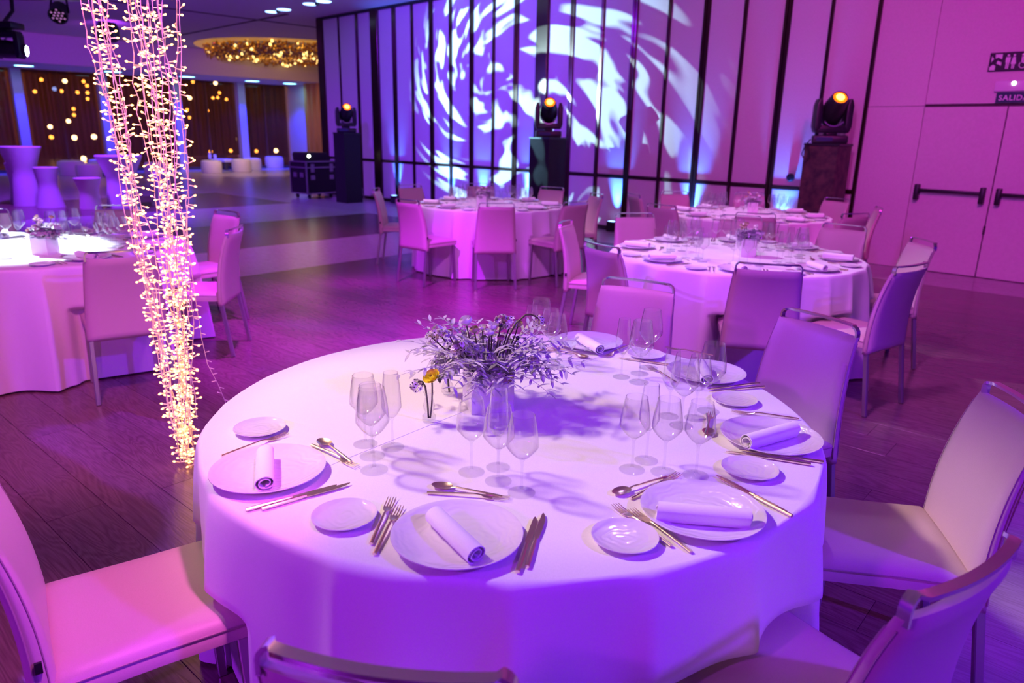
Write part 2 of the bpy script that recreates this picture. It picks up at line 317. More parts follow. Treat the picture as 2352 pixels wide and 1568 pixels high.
# ------------------------------------------------------------------ panel wall
STR = [(-16.907, -16.661), (-15.988, -15.95), (-15.265, -15.173), (-14.65, -14.37), (-13.863, -13.731), (-13.187, -13.124), (-12.584, -12.466), (-11.942, -11.865), (-11.328, -11.222), (-10.676, -10.62), (-10.109, -9.991), (-9.526, -9.252), (-8.755, -8.662), (-8.084, -8.026), (-7.458, -7.359), (-6.787, -6.742), (-6.174, -6.07), (-5.526, -5.48), (-4.92, -4.828), (-4.292, -4.256), (-3.7, -3.655)]
wb = MB(); wb.box(STR[0][0], STR[-1][1]-.004, WV+.05, WV+.30, 0, CEIL)
wall_back = struct(ob('wall_back', wb.mesh('wall_back', M_FRAME), None, (0, 0, 0), ZAX))
DADO0, DADO1 = .885, .945
for i, (a, b_) in enumerate(STR):
    m_ = MB(); dz = .05 if b_-a > .2 else .035
    if b_-a > .085 and b_-a < .2:       # double mullion with a groove
        w_ = (b_-a-.012)/2; m_.box(a, a+w_, WV-.03, WV+.05, 0, CEIL-.03); m_.box(b_-w_, b_, WV-.03, WV+.05, 0, CEIL-.03); m_.box(a+w_, b_-w_, WV, WV+.05, 0, CEIL-.03)
    else: m_.box(a, b_, WV-dz, WV+.05, 0, CEIL-.03)
    ob('frame_post', m_.mesh('frame_post', M_FRAME, bevel=.003, seg=1), wall_back)
    if i+1 < len(STR):
        c_ = STR[i+1][0]
        for z0, z1, nm in ((.07, DADO0, 'panel'), (DADO1, CEIL-.06, 'panel')):
            ob(nm, MB().box(b_+.004, c_-.004, WV-.006, WV+.05, z0, z1).mesh(nm, M_PANEL, bevel=.004, seg=1), wall_back)
        ob('frame_rail', MB().box(b_, c_, WV-.024, WV+.05, DADO0+.004, DADO1-.004).mesh('frame_rail', M_FRAME, bevel=.003, seg=1), wall_back)
        ob('baseboard', MB().box(b_, c_, WV-.02, WV+.05, 0, .066).mesh('baseboard', M_FRAME), wall_back)
ob('head_rail', MB().box(STR[0][0], STR[-1][1], WV-.04, WV+.05, CEIL-.055, CEIL-.002).mesh('head_rail', M_BLACK), wall_back)
tag(ob('wall_knob', MB().lathe([(.002, -.05), (.045, -.048), (.055, -.03), (.055, 0)], 20).xf(Matrix.Translation((-4.56, WV-.008, 1.063)) @ Matrix.Rotation(-PI/2, 4, 'X')).mesh('wall_knob', M_BLACK, True), wall_back), 'round black knob on the panel wall', None)
# ------------------------------------------------------------------ door wall
DL, DM, DR, DH = -2.985, -2.104, -1.223, 2.0
wr = MB(); wr.box(STR[-1][1], 7, WV+.02, WV+.30, 0, CEIL)
wall_right = struct(ob('wall_right', wr.mesh('wall_right', M_JOINT), None, (0, 0, 0), ZAX))
g = .005
for (a, b_, z0, z1) in ((STR[-1][1], DL, 0, DH), (STR[-1][1], DL, DH, CEIL), (DL, DR, DH+.02, CEIL), (DR, 1.5, 0, CEIL), (1.5, 7, 0, CEIL)):
    ob('panel', MB().box(a+g*.5, b_-g*.5, WV-.004, WV+.03, z0+g*.5, z1-g*.5).mesh('panel', M_WALL, bevel=.002, seg=1), wall_right)
door = struct(ob('door_1', None, None, (0, 0, 0), ZAX))
for (a, b_, s_) in ((DL, DM, 0), (DM, DR, 1)):
    lf = ob('door_leaf', MB().box(a+.006, b_-.006, WV-.012, WV+.03, .008, DH-.012).mesh('door_leaf', M_DOOR, bevel=.002, seg=1), door)
    z = 1.0; m_ = MB(); m_.box(a+.085, b_-.09, WV-.095, WV-.060, z-.02, z+.02)
    ob('push_bar', m_.mesh('push_bar', M_BLACK, True, bevel=.008), lf)
    for uu in (a+.06, b_-.105):
        ob('bar_bracket', MB().box(uu, uu+.05, WV-.105, WV-.008, z-.12, z+.07).mesh('bar_bracket', M_BLACK, True, bevel=.008), lf)
ob('hinge', MB().box(DM-.012, DM+.012, WV-.024, WV-.008, .52, .62).mesh('hinge', M_JOINT), door)
# ------------------------------------------------------------------ ceiling with tracks
cl = MB(); cl.box(-26.5, 9, -12, 17.5, CEIL, CEIL+.15)
ceiling = struct(ob('ceiling', cl.mesh('ceiling', M_CEIL), None, (0, 0, 0), ZAX))
ob('ceiling_track', MB().box(-24, -16.9, 9.35, 9.43, CEIL-.012, CEIL+.01).mesh('ceiling_track', M_JOINT), ceiling)
ob('ceiling_track', MB().box(-18.40, -18.32, 4.0, 12.2, CEIL-.012, CEIL+.01).mesh('ceiling_track', M_JOINT), ceiling)
# ------------------------------------------------------------------ foyer beyond: fascia, soffit, windows
FU0, WU = -26.5, -29.6
SOF = 3.36
fa = MB(); fa.box(FU0-.12, FU0, -12, 16.4, SOF, CEIL); fascia = struct(ob('trim_1', fa.mesh('trim_1', M_CEIL), None, (0, 0, 0), ZAX))
so = MB(); so.box(WU-.3, FU0-.12, -12, 16.4, SOF+.002, SOF+.10); soffit = struct(ob('ceiling_soffit', so.mesh('ceiling_soffit', M_CEIL), None, (0, 0, 0), ZAX))
we = MB(); we.box(WU-.3, -17.2, 16.3, 16.6, 0, CEIL); struct(ob('wall_far', we.mesh('wall_far', M_WALL), None, (0, 0, 0), ZAX))
M_WGLASS = thin_glass('window_glass', (.55, .45, .38), .03, 1.2)
M_MULL = mat('window_column', (.62, .62, .66), .45)
M_SHEER = bpy.data.materials.new('sheer_curtain'); M_SHEER.use_nodes = True
_n = M_SHEER.node_tree.nodes; _l = M_SHEER.node_tree.links; _b = _n['Principled BSDF']; _b.inputs['Base Color'].default_value = (.34, .16, .06, 1); _b.inputs['Roughness'].default_value = .38; _b.inputs['Metallic'].default_value = .55
_t = _n.new('ShaderNodeBsdfTransparent'); _mx = _n.new('ShaderNodeMixShader'); _mx.inputs[0].default_value = .5; _o = [k for k in _n if k.type == 'OUTPUT_MATERIAL'][0]
_tl = _n.new('ShaderNodeBsdfTranslucent'); _tl.inputs[0].default_value = (.55, .25, .07, 1); _m2 = _n.new('ShaderNodeMixShader'); _m2.inputs[0].default_value = .6; _l.new(_b.outputs[0], _m2.inputs[1]); _l.new(_tl.outputs[0], _m2.inputs[2])
_l.new(_t.outputs[0], _mx.inputs[1]); _l.new(_m2.outputs[0], _mx.inputs[2]); _l.new(_mx.outputs[0], _o.inputs[0])
CV = [16.25, 14.1, 11.55, 9.0, 6.4, 3.8, 1.2, -1.4]; cwid = .30
for k in range(len(CV)-1):
    v0, v1 = CV[k+1]+cwid/2, CV[k]-(cwid/2 if k else 0)
    w_ = struct(ob('window_%d' % (k+1), None, None, (0, 0, 0), ZAX))
    ob('column', MB().box(WU-.10, WU+.22, v0-cwid, v0, 0, SOF).mesh('column', M_MULL, bevel=.02), w_)
    for q in range(2):
        ob('pane', MB().box(WU-.24, WU-.22, v0+(v1-v0)*q/2+.02, v0+(v1-v0)*(q+1)/2-.02, .08, SOF).mesh('pane', M_WGLASS), w_)
    ob('mullion', MB().box(WU-.26, WU-.19, (v0+v1)/2-.03, (v0+v1)/2+.03, .08, SOF).mesh('mullion', M_JOINT), w_)
    cu = MB(); nx = 84; vs = []
    for i in range(nx+1):
        t = i/nx; vv = v0+.01+(v1-v0-.02)*t; uu = WU-.06+.06*math.sin(t*2*PI*7+.8*math.sin(t*9+k))
        vs += [(uu, vv, .09), (uu, vv, SOF)]
    cu.add(vs, [(2*i, 2*i+2, 2*i+3, 2*i+1) for i in range(nx)])
    ob('sheer_curtain', cu.mesh('sheer_curtain', M_SHEER, True, angle=80), w_)
    ob('window_sill', MB().box(WU-.24, WU+.1, v0, v1, 0, .08).mesh('window_sill', M_JOINT), w_)
# blue column washers in the soffit
M_BLUEL = emis('blue_downlight', (.25, .75, 1), 9)
for i, v in enumerate((15.6, 14.0, 11.5, 9.0, 6.4, 3.8)):
    d_ = thing('recessed_downlight', '%s blue recessed downlight in the foyer soffit, counting from the amber curtain' % ['first', 'second', 'third', 'fourth', 'fifth', 'sixth'][i], 'downlight', rm(-28.2, v, SOF), ZAX, 'blue soffit downlights')
    ob('trim_ring', MB().lathe([(.26, 0), (.32, -.012), (.34, 0)], 28).mesh('trim_ring', M_WHITEPL, True), d_)
    ob('lens', MB().lathe([(.26, -.004), (.001, -.004)], 28).mesh('lens', M_BLUEL), d_)
    spot('soffit_beam', tuple(rm(-28.2, v, SOF-.03)), tuple(rm(-29.5, v, .2)), (.012, .012, 1), 900, 75, .6, .15)
# amber curtain on the end wall
M_AMBER = add_noise(mat('amber_curtain', (.80, .42, .12), .6), 12, (.74, .38, .10), (.86, .48, .15), .1, .01, 3, (1, 1, .1))
ac = MB(); vs = []; nx = 80; AC0 = atv(703, 300, 16.0).dot(EU)
for i in range(nx+1):
    t = i/nx; vs += [(AC0+5.2*t, 16.0+.09*math.sin(t*2*PI*13), .02), (AC0+5.2*t, 16.0+.09*math.sin(t*2*PI*13), 3.75)]
ac.add(vs, [(2*i, 2*i+2, 2*i+3, 2*i+1) for i in range(nx)])
spot('added_curtain_spot', tuple(rm(AC0+1.2, 14.2, 4.0)), tuple(rm(AC0+.6, 16.0, 1.9)), (1, .62, .22), 260, 70, .6, .1)  # unseen spot added to brighten the amber curtain
cu = tag(ob('pleated_curtain', ac.mesh('pleated_curtain', M_AMBER, True, angle=80), None, (0, 0, 0), ZAX), 'amber pleated floor-length curtain at the far end of the foyer', 'curtain')
md = cu.modifiers.new('thickness', 'SOLIDIFY'); md.thickness = .012
# ------------------------------------------------------------------ night outside the windows
city = thing('city_block', 'dark night-time street and buildings beyond the foyer windows', 'buildings', (0, 0, 0), ZAX)
M_NIGHT = mat('night_facade', (.02, .014, .012), .9)
for i in range(14): ob('building', MB().box(-75, -73.2+R.random(), -58+i*7, -51+i*7, -.1, 24+R.random()*9).mesh('building', M_NIGHT), city)
ob('building', MB().box(-73, -29.95, 22, 23, -.1, 30).mesh('building', M_NIGHT), city)
ob('street', MB().box(-73, -30.2, -58, 22, -.4, -.1).mesh('street', mat('night_asphalt', (.02, .016, .015), .8)), city)
M_LAMPA = emis('amber_lamp', (1, .45, .08), 26); M_LAMPW = emis('white_lamp', (1, .80, .50), 40); M_LAMPB = emis('blue_lamp', (.15, .3, 1), 14)
me_a = MB().ball((0, 0, 0), .09, 10, 6).mesh('lamp_globe', M_LAMPA, True); me_w = MB().ball((0, 0, 0), .115, 10, 6).mesh('lamp_globe', M_LAMPW, True); me_b = MB().ball((0, 0, 0), .11, 10, 6).mesh('lamp_globe', M_LAMPB, True)
for _v in (3, 11): spot('added_curtain_backlight', tuple(rm(-37, _v, 6.5)), tuple(rm(-29.6, _v, 1.5)), (1, .45, .10), 1300, 120, .8, .3)  # unseen lamps added outside so the sheer curtains glow warm
CITY = [(95, 183, 0), (149, 186, 1), (192, 187, 0), (200, 197, 0), (201, 213, 0), (201, 227, 0), (115, 291, 1), (157, 278, 1), (118, 315, 0), (171, 316, 1), (216, 314, 1), (169, 250, 0), (170, 264, 0), (178, 212, 0), (141, 209, 0), (80, 210, 0), (125, 204, 2), (192, 364, 1), (436, 225, 1), (443, 188, 0), (495, 191, 1), (504, 213, 0), (489, 225, 0), (500, 224, 0), (520, 228, 0), (477, 254, 0), (435, 270, 0), (568, 212, 0), (615, 199, 1), (641, 219, 1), (606, 228, 2), (621, 225, 0), (484, 348, 0), (530, 346, 0), (589, 347, 0), (634, 346, 1), (612, 270, 0), (430, 252, 0)]
for x, y, k in CITY:
    p = atu(x, y, -46 if y < 300 else -38)
    o = ob('street_light', None, None, (p.x, p.y, -.1)); ob('globe', (me_a, me_w, me_b)[k], o, (0, 0, p.z+.1)); ob('post', MB().box(-.02, .02, -.02, .02, 0, max(.05, p.z)).mesh('post', M_NIGHT), o)
    tag(o, ['small amber city light glowing through the foyer windows', 'bright white city light glowing through the foyer windows', 'small blue city light glowing through the foyer windows'][k], 'city light', ['amber city lights', 'white city lights', 'blue city lights'][k])
# gold ring chandelier let into the foyer ceiling
cc = at(668, 112, CEIL); rr_ = (at(455, 104, CEIL)-cc).length
ch = thing('ring_chandelier', 'round gold crystal chandelier let into the foyer ceiling', 'chandelier', cc)
M_COVE = mat('gold_cove', (.75, .45, .12), .4, .4, emit=(1, .5, .08), es=.28)
ob('cove_ring', MB().lathe([(rr_, 0), (rr_+.06, -.02), (rr_+.06, .0), (rr_-.02, -.004), (rr_*.80, -.02), (rr_*.78, -.02)], 72).mesh('cove_ring', M_COVE, True), ch)
M_CRY = mat('gold_crystal', (.80, .52, .16), .15, 1.0); M_CRYL = emis('crystal_bulb', (1, .62, .18), 3.2)
def octa(b, c, r, h): b.add([(c[0]+r, c[1], c[2]), (c[0], c[1]+r, c[2]), (c[0]-r, c[1], c[2]), (c[0], c[1]-r, c[2]), (c[0], c[1], c[2]+h), (c[0], c[1], c[2]-h)], [(0, 1, 4), (1, 2, 4), (2, 3, 4), (3, 0, 4), (1, 0, 5), (2, 1, 5), (3, 2, 5), (0, 3, 5)])
b1 = MB(); me_bulb = MB().ball((0, 0, 0), .045, 8, 5).mesh('bulb', M_CRYL, True)
for i in range(2600):
    a = R.random()*2*PI; q = math.sqrt(R.uniform(0, .86))*rr_; octa(b1, (q*math.cos(a), q*math.sin(a), -R.uniform(.03, .34)), R.uniform(.03, .06), R.uniform(.04, .08))
o = ob('crystals', b1.mesh('crystals', M_CRY), ch); o['kind'] = 'stuff'
for i in range(170):
    a = R.random()*2*PI; q = math.sqrt(R.uniform(0, .86))*rr_; ob('bulb', me_bulb, ch, (q*math.cos(a), q*math.sin(a), -R.uniform(.05, .36)))
lp = bpy.data.lights.new('chandelier_glow', 'POINT'); lp.energy = 22; lp.color = (1, .58, .22); lp.shadow_soft_size = .8; lo_ = bpy.data.objects.new('chandelier_glow', lp); COL.objects.link(lo_); lo_.location = cc+Vector((0, 0, -.9))

# ------------------------------------------------------------------ dining chairs
def make_chair():
    c = thing('dining_chair', 'x', 'chair')
    s = MB(); nx, ny = 14, 14; hw = .213; y0, y1 = -.195, .225
    # padded seat: rounded slab
    vs = []
    def seat_pt(i, j, top):
        x = -1+2*i/nx; y = -1+2*j/ny
        ex = 1-max(0, abs(x)-.72)/.28; 
        xx = x*hw*(1-.02*(1-abs(y))); yy = (y0+y1)/2+y*(y1-y0)/2
        d = max(abs(x), abs(y)); rnd = max(0, (d-.86)/.14); z = (.472-.018*rnd**2-.004*(x*x)) if top else (.398+.008*rnd**2)
        return (xx, yy, z)
    for top in (1, 0):
        for j in range(ny+1):
            for i in range(nx+1): vs.append(seat_pt(i, j, top))
    N = (nx+1)*(ny+1); fs = []
    for j in range(ny):
        for i in range(nx):
            a = j*(nx+1)+i; fs.append((a, a+1, a+nx+2, a+nx+1)); fs.append((N+a, N+a+nx+1, N+a+nx+2, N+a+1))
    rim = [i for i in range(nx+1)]+[(j*(nx+1)+nx) for j in range(1, ny+1)]+[ny*(nx+1)+i for i in range(nx-1, -1, -1)]+[j*(nx+1) for j in range(ny-1, 0, -1)]
    for k in range(len(rim)): a, b_ = rim[k], rim[(k+1) % len(rim)]; fs.append((a, a+N, b_+N, b_))
    s.add(vs, fs); st = ob('seat', s.mesh('seat', M_LEATHER, True, angle=75), c)
    pts = [Vector(seat_pt(*( (i % (nx+1)), (i//(nx+1)), 1)))+Vector((0, 0, -.006)) for i in rim]; pts = [p+Vector((.001 if p.x > 0 else -.001, .001 if p.y > 0 else -.001, 0)) for p in pts]
    ob('piping', MB().tube(pts+[pts[0]], .0022, 5, False).mesh('piping', M_STITCH, True), st)
    # curved tapering back that runs down past the seat
    nz, nx = 22, 12; z0, z1 = .372, .862; vs = []
    def yc(z): t = (z-z0)/(z1-z0); return -.205-.012*t-.085*t**2.4
    def wd(z): t = (z-z0)/(z1-z0); return .219-.034*t**1.3
    def th(z): t = (z-z0)/(z1-z0); return .030-.012*t
    def bp(i, k, front):
        z = z0+(z1-z0)*k/nz; x = -1+2*i/nx; t = (z-z0)/(z1-z0)
        e = max(0, (abs(x)-.8)/.2); te = max(0, (t-.95)/.05); be = max(0, (.05-t)/.05)
        h = th(z)*math.sqrt(max(.05, 1-.8*max(e, te, be)**2))
        return (x*wd(z), yc(z)+.026*x*x*t+(h if front else -h), z)
    for fr in (1, 0):
        for k in range(nz+1):
            for i in range(nx+1): vs.append(bp(i, k, fr))
    N = (nx+1)*(nz+1); fs = []
    for k in range(nz):
        for i in range(nx):
            a = k*(nx+1)+i; fs.append((a, a+1, a+nx+2, a+nx+1)); fs.append((N+a, N+a+nx+1, N+a+nx+2, N+a+1))
    rim = [i for i in range(nx+1)]+[(k*(nx+1)+nx) for k in range(1, nz+1)]+[nz*(nx+1)+i for i in range(nx-1, -1, -1)]+[k*(nx+1) for k in range(nz-1, 0, -1)]
    for k in range(len(rim)): a, b_ = rim[k], rim[(k+1) % len(rim)]; fs.append((a, a+N, b_+N, b_))
    bk = ob('backrest', MB().add(vs, fs).mesh('backrest', M_LEATHER, True, angle=80), c)
    for sx in (0, nx):
        for fr in (1, 0):
            pts = [Vector(bp(sx, k, fr))+Vector((.0008 if sx else -.0008, .0006 if fr else -.0006, 0)) for k in range(1, nz)]
            ob('seam', MB().tube(pts, .0016, 4, False).mesh('seam', M_STITCH, True), bk)
    ob('tag', MB().box(.2165, .223, -.212, -.198, .50, .525).mesh('tag', M_BLACK), bk)
    # flat steel handle rail along the top
    pts = []; w = .1855; zt = .900; r_ = .026
    def ry(x): return yc(z1)-.004+.026*(x/w)**2
    pts.append((-w+.006, ry(w), z1-.012)); pts.append((-w+.006, ry(w), zt-r_))
    for a in (25, 50, 75): pts.append((-w+.006+r_-r_*math.cos(math.radians(a)), ry(w), zt-r_+r_*math.sin(math.radians(a))))
    for i in range(13): x = (-1+2*i/12)*(w-.006-r_); pts.append((x, ry(x)-.004, zt))
    for a in (75, 50, 25): pts.append((w-.006-r_+r_*math.cos(math.radians(a)), ry(w), zt-r_+r_*math.sin(math.radians(a))))
    pts.append((w-.006, ry(w), zt-r_)); pts.append((w-.006, ry(w), z1-.012))
    m_ = MB(); n_ = len(pts); vs = []; fs = []
    P_ = [Vector(p) for p in pts]
    for i, p in enumerate(P_):
        d = (P_[min(i+1, n_-1)]-P_[max(i-1, 0)]).normalized(); nn = Vector((0, 1, 0)).cross(d).normalized()
        for a, b_ in ((-1, -1), (1, -1), (1, 1), (-1, 1)): vs.append(p+Vector((0, 1, 0))*(.0105*a)+nn*(.0042*b_))
    for i in range(n_-1):
        for k in range(4): fs.append((i*4+k, i*4+(k+1) % 4, i*4+4+(k+1) % 4, i*4+4+k))
    fs += [(3, 2, 1, 0), tuple((n_-1)*4+k for k in range(4))]
    ob('handle_rail', m_.add(vs, fs).mesh('handle_rail', M_CHROME, True, angle=50), c)
    for sx in (-1, 1):
        ob('leg', MB().bar((sx*.190, .196, .40), (sx*.198, .212, .001), .025, .025, (0, 1, 0)).mesh('leg', M_LEG, bevel=.003, seg=1), c)
        ob('leg', MB().bar((sx*.200, -.208, .385), (sx*.212, -.262, .001), .025, .025, (0, 1, 0)).mesh('leg', M_LEG, bevel=.003, seg=1), c)
    return c
T1, T2, T3, T4, T5 = (.004, 2.098), (1.63, 5.33), (2.63, 8.28), (-.29, 8.86), (-3.29, 5.03)
chair0 = make_chair(); ch_used = [False]; CHAIRS = []
def chair(mid, face, label, table):
    """mid = middle of the handle rail on plan, face = direction the seat faces"""
    f = Vector((face[0], face[1])).normalized(); o = Vector(mid)+f*.312
    rz = math.atan2(f.y, f.x)-PI/2
    c = place(chair0, ch_used, (o.x, o.y, .0), rz, label, None); CHAIRS.append((o.x, o.y, rz, table)); return c
def rail(l, r): a = at(*l, .9); b_ = at(*r, .9); m = (a+b_)/2; d = b_-a; return (m.x, m.y), d
def rchair(l, r, table, label, mix=.5):
    m, d = rail(l, r); n1 = Vector((-d.y, d.x)).normalized(); tc = (Vector(table)-Vector(m)).normalized()
    if n1.dot(tc) < 0: n1 = -n1
    chair(m, n1*mix+tc*(1-mix), label, table)
P = 'cream leather dining chair '
chair((-1.165, 1.345), (.82, .575), P+'with its whole seat in view, bottom left', T1)
chair((-.168, .780), (.16, .98), P+'cut off by the bottom edge, steel rail showing', T1)
chair((.785, 1.04), (-.56, .83), P+'at the bottom right, back turned to the viewer, lit violet', T1)
chair((1.41, 1.855), (-.975, .19), P+'at the right edge with broken light patterns on its back', T1)
rchair((1817, 705), (1980, 750), T1, P+'at the right rear of the nearest table')
rchair((1393, 633), (1553, 655), T1, P+'facing the viewer just behind the nearest table')
rchair((1697, 603), (1842, 612), T2, P+'with its shaded back to us, before the second table')
rchair((2068, 619), (2141, 599), T2, P+'with its back turned, right of the second table')
rchair((2108, 546), (2155, 558), T2, P+'behind another chair at the right of the second table')
rchair((1334, 553), (1415, 570), T2, P+'nearer of two at the left of the second table', .4)
rchair((1280, 515), (1302, 504), T2, P+'seen edge-on at the left of the second table', .6)
rchair((1415, 488), (1497, 490), T2, P+'facing the viewer at the rear left of the second table', .4)
rchair((1893, 512), (1995, 520), T2, P+'facing the viewer at the rear right of the second table', .5)
rchair((1657, 493), (1748, 496), T2, P+'behind the flowers of the second table', .4)
rchair((854, 436), (863, 430), T4, P+'edge-on, left of the table by the gobo-lit wall', .6)
rchair((905, 455), (957, 462), T4, P+'front left of the table by the gobo-lit wall')
rchair((1100, 467), (1183, 467), T4, P+'back square to us at the table by the gobo-lit wall')
rchair((1300, 465), (1355, 462), T4, P+'front right of the table by the gobo-lit wall')
rchair((1368, 444), (1384, 446), T4, P+'edge-on, right of the table by the gobo-lit wall', .5)
rchair((1245, 428), (1297, 431), T4, P+'behind a far table, before the middle black plinth', .4)
rchair((917, 425), (960, 424), T4, P+'left rear of the table by the gobo-lit wall', .4)
rchair((1072, 421), (1132, 421), T4, P+'behind the glasses of the table by the gobo-lit wall', .4)
rchair((1440, 444), (1462, 446), T3, P+'seen edge-on at the far left of the farthest right table', .6)
rchair((1521, 438), (1575, 440), T3, P+'before the brightest uplight, behind the farthest right table', .4)
rchair((1690, 440), (1756, 443), T3, P+'behind the flowers of the farthest right table', .4)
rchair((1903, 453), (1952, 458), T3, P+'beside the right-hand plinth at the farthest right table', .4)
rchair((1943, 491), (2000, 490), T3, P+'turned away, lit blue, beside the farthest right table', .4)
rchair((2018, 475), (2033, 480), T3, P+'edge-on before the door wall, farthest right table', .4)
rchair((1489, 468), (1543, 472), T3, P+'at the front left of the farthest right table', .5)
rchair((1693, 488), (1781, 492), T3, P+'with a dark rail at the front of the farthest right table', .4)
rchair((210, 580), (342, 574), T5, P+'with its pink-lit back to the viewer at the left table', .6)
rchair((507, 482), (550, 488), T5, P+'edged with blue light, right of the left table', .6)
rchair((527, 530), (568, 514), T5, P+'nearer of two at the right of the left table', .5)
rchair((225, 470), (320, 472), T5, P+'facing the viewer behind the left table', .4)
chair((-3.52, 3.66), (.16, .98), P+'cut by the left edge, one leg in view', T5)
chair((-4.36, 5.95), (.72, -.6), P+'at the far left edge beyond the left table', T5)

# ------------------------------------------------------------------ tables and cloths
TOPZ = .752
def make_cloth(table, label, seed, rad=.9, hem=.012, nfold=17, amp=.070):
    rr = random.Random(seed); NT = 420; cx, cy = table
    ph = [rr.random()*2*PI for _ in range(6)]
    kf = [nfold, nfold+5, nfold-6, 7, 3]; am = [.55, .40, .45, .3, .2]
    mine = [(math.cos(-c[2]), math.sin(-c[2]), c[0]-cx, c[1]-cy) for c in CHAIRS if c[3] == table]
    zs = [TOPZ-.006*k for k in (0, .25, .8, 1.6, 2.6, 3.8)]+[.72-.72*(i/26.)**1.0 for i in range(1, 26)]
    zs = sorted(set([z for z in zs if z > hem+.01]+[.505, .497, .489, .481, .472]), reverse=True)+[hem+.006, hem]
    vs = [(0, 0, TOPZ)]; fs = []; rings = []
    for r in (.25, .5, .7, .82, .87, .888): rings.append([(r, TOPZ)]*NT)
    for z in zs:
        d = (TOPZ-z)/(TOPZ-hem); ring = []
        e = min(1, (TOPZ-z)/.022); base = rad-.012+.012*math.sqrt(max(0, 1-(1-e)**2))
        for k in range(NT):
            th = 2*PI*k/NT; fo = sum(a*math.sin(f*th+p+.6*math.sin(2*th+ph[5])) for a, f, p in zip(am, kf, ph))
            fo = .55*fo+.75*(1-2*abs(math.sin(.5*nfold*th+ph[0]+.8*math.sin(3*th+ph[1])))**.8); fo = fo/(1+.30*abs(fo)); grow = d**.5
            r = base+grow*(amp*fo+.8*amp)+.016*d
            x, y = math.cos(th), math.sin(th)
            if z < .505:
                w = min(1, (.505-z)/.035); w = w*w*(3-2*w)
                for c_, s_, dx, dy in mine:
                    px, py = r*x-dx, r*y-dy; lx = px*c_-py*s_; ly = px*s_+py*c_
                    if abs(lx) < .29 and ly < .240 and ly > -.6:
                        side = 1 if abs(lx) < .228 else max(0, 1-(abs(lx)-.228)/.062); side = side*side*(3-2*side)
                        dd = (x*s_+y*c_)     # change of ly per unit r
                        if dd < -.2: r += (.240-ly)/dd*w*side
            ring.append((r, z))
        rings.append(ring)
    for ring in rings:
        for k in range(NT): th = 2*PI*k/NT; vs.append((ring[k][0]*math.cos(th), ring[k][0]*math.sin(th), ring[k][1]))
    for k in range(NT): fs.append((0, 1+k, 1+(k+1) % NT))
    for j in range(len(rings)-1):
        for k in range(NT): fs.append((1+j*NT+k, 1+(j+1)*NT+k, 1+(j+1)*NT+(k+1) % NT, 1+j*NT+(k+1) % NT))
    o = ob('tablecloth', MB().add(vs, fs).mesh('tablecloth', M_CLOTH, True, angle=80), None, (cx, cy, 0)); tag(o, label, 'tablecloth')
    return o
cloth1 = make_cloth(T1, 'white floor-length cloth on the nearest round table', 3, amp=.052)
make_cloth(T2, 'white floor-length cloth on the second round table, behind the nearest one on the right', 11, nfold=21)
make_cloth(T3, 'white floor-length cloth on the farthest round table at the right, before the plinth', 12, nfold=22)
make_cloth(T4, 'white floor-length cloth on the round table before the gobo-lit panel wall', 13, nfold=23)
make_cloth(T5, 'white floor-length cloth on the round table at the left edge', 14, .92, nfold=15)
# pressed fold lines in the near cloth
a, b_ = at(737, 1077, TOPZ), at(1077, 940, TOPZ); d_ = (b_-a).normalized(); e_ = a+d_*1.30
ob('pressed_crease', MB().tube([a-Vector((T1[0], T1[1], 0)), e_-Vector((T1[0], T1[1], 0))], .0011, 6, True).mesh('pressed_crease', M_CLOTH, True), cloth1)
tb = thing('banquet_table', 'folding banquet table under the nearest cloth, black foot showing below the hem', 'table', (T1[0], T1[1], 0))
ob('tabletop', MB().lathe([(.001, .70), (.86, .70), (.87, .715), (.87, .735), (.86, .742), (.001, .742)], 64).mesh('tabletop', M_BLACK, True), tb)
for a in (35, 125, 215, 305):
    q = math.radians(a); ob('leg', MB().tube([(.5*math.cos(q), .5*math.sin(q), .70), (.60*math.cos(q), .60*math.sin(q), .02), (.61*math.cos(q), .61*math.sin(q), 0)], [.018, .018, .026], 12).mesh('leg', M_BLACK, True), tb)

# ------------------------------------------------------------------ tableware meshes
def plate_mesh(r, h):
    return MB().lathe([(.001, .004), (r*.55, .004), (r*.60, 0), (r*.63, 0), (r*.64, .005), (r*.93, h-.003), (r, h-.0005), (r*.998, h+.0012), (r*.985, h+.0012), (r*.90, h-.0035), (r*.66, .0085), (r*.60, .0075), (r*.3, .0072), (.001, .0072)], 72).mesh('plate', M_PLATE, True, angle=60)
ME_DPL = plate_mesh(.139, .020); ME_BPL = plate_mesh(.0715, .013)
def glass_proto(name, h, foot, bowl, rim, zb, zw):
    g = ob(name, None)
    g_n = 28
    ob('foot', MB().lathe([(.001, .0005), (foot, .0005), (foot, .0022), (foot*.6, .0035), (.006, .0065), (.0042, .011)], g_n).mesh('foot', M_GLASSF, True), g)
    ob('stem', MB().lathe([(.0042, .011), (.0032, .03), (.0030, zb*.7), (.0036, zb-.006), (.0075, zb)], 14).mesh('stem', M_GLASSF, True), g)
    pr = [(.0012, zb-.001)]
    for i in range(1, 8): t = i/7; pr.append((.0012+(bowl-.0012)*(t**.72), zb+(zw-zb)*t**1.25))
    for i in range(1, 12): t = i/11; pr.append((bowl+(rim-bowl)*(t**1.6), zw+(h-zw)*t))
    bo = ob('bowl', MB().lathe(pr, 40).mesh('bowl', M_GLASS, True, angle=80), g)
    k = [(rim+.0006*math.cos(a), h+.0006*math.sin(a)) for a in (0, 1.57, 3.14, 4.71, 6.28)]
    ob('rim', MB().lathe(k, 40).mesh('rim', M_GLASSF, True), bo)
    return g
GL = {'wine': glass_proto('wine_glass', .200, .033, .0385, .0275, .088, .122), 'water': glass_proto('wine_glass', .222, .0345, .042, .031, .094, .134), 'flute': glass_proto('champagne_flute', .215, .031, .0265, .0195, .086, .118)}
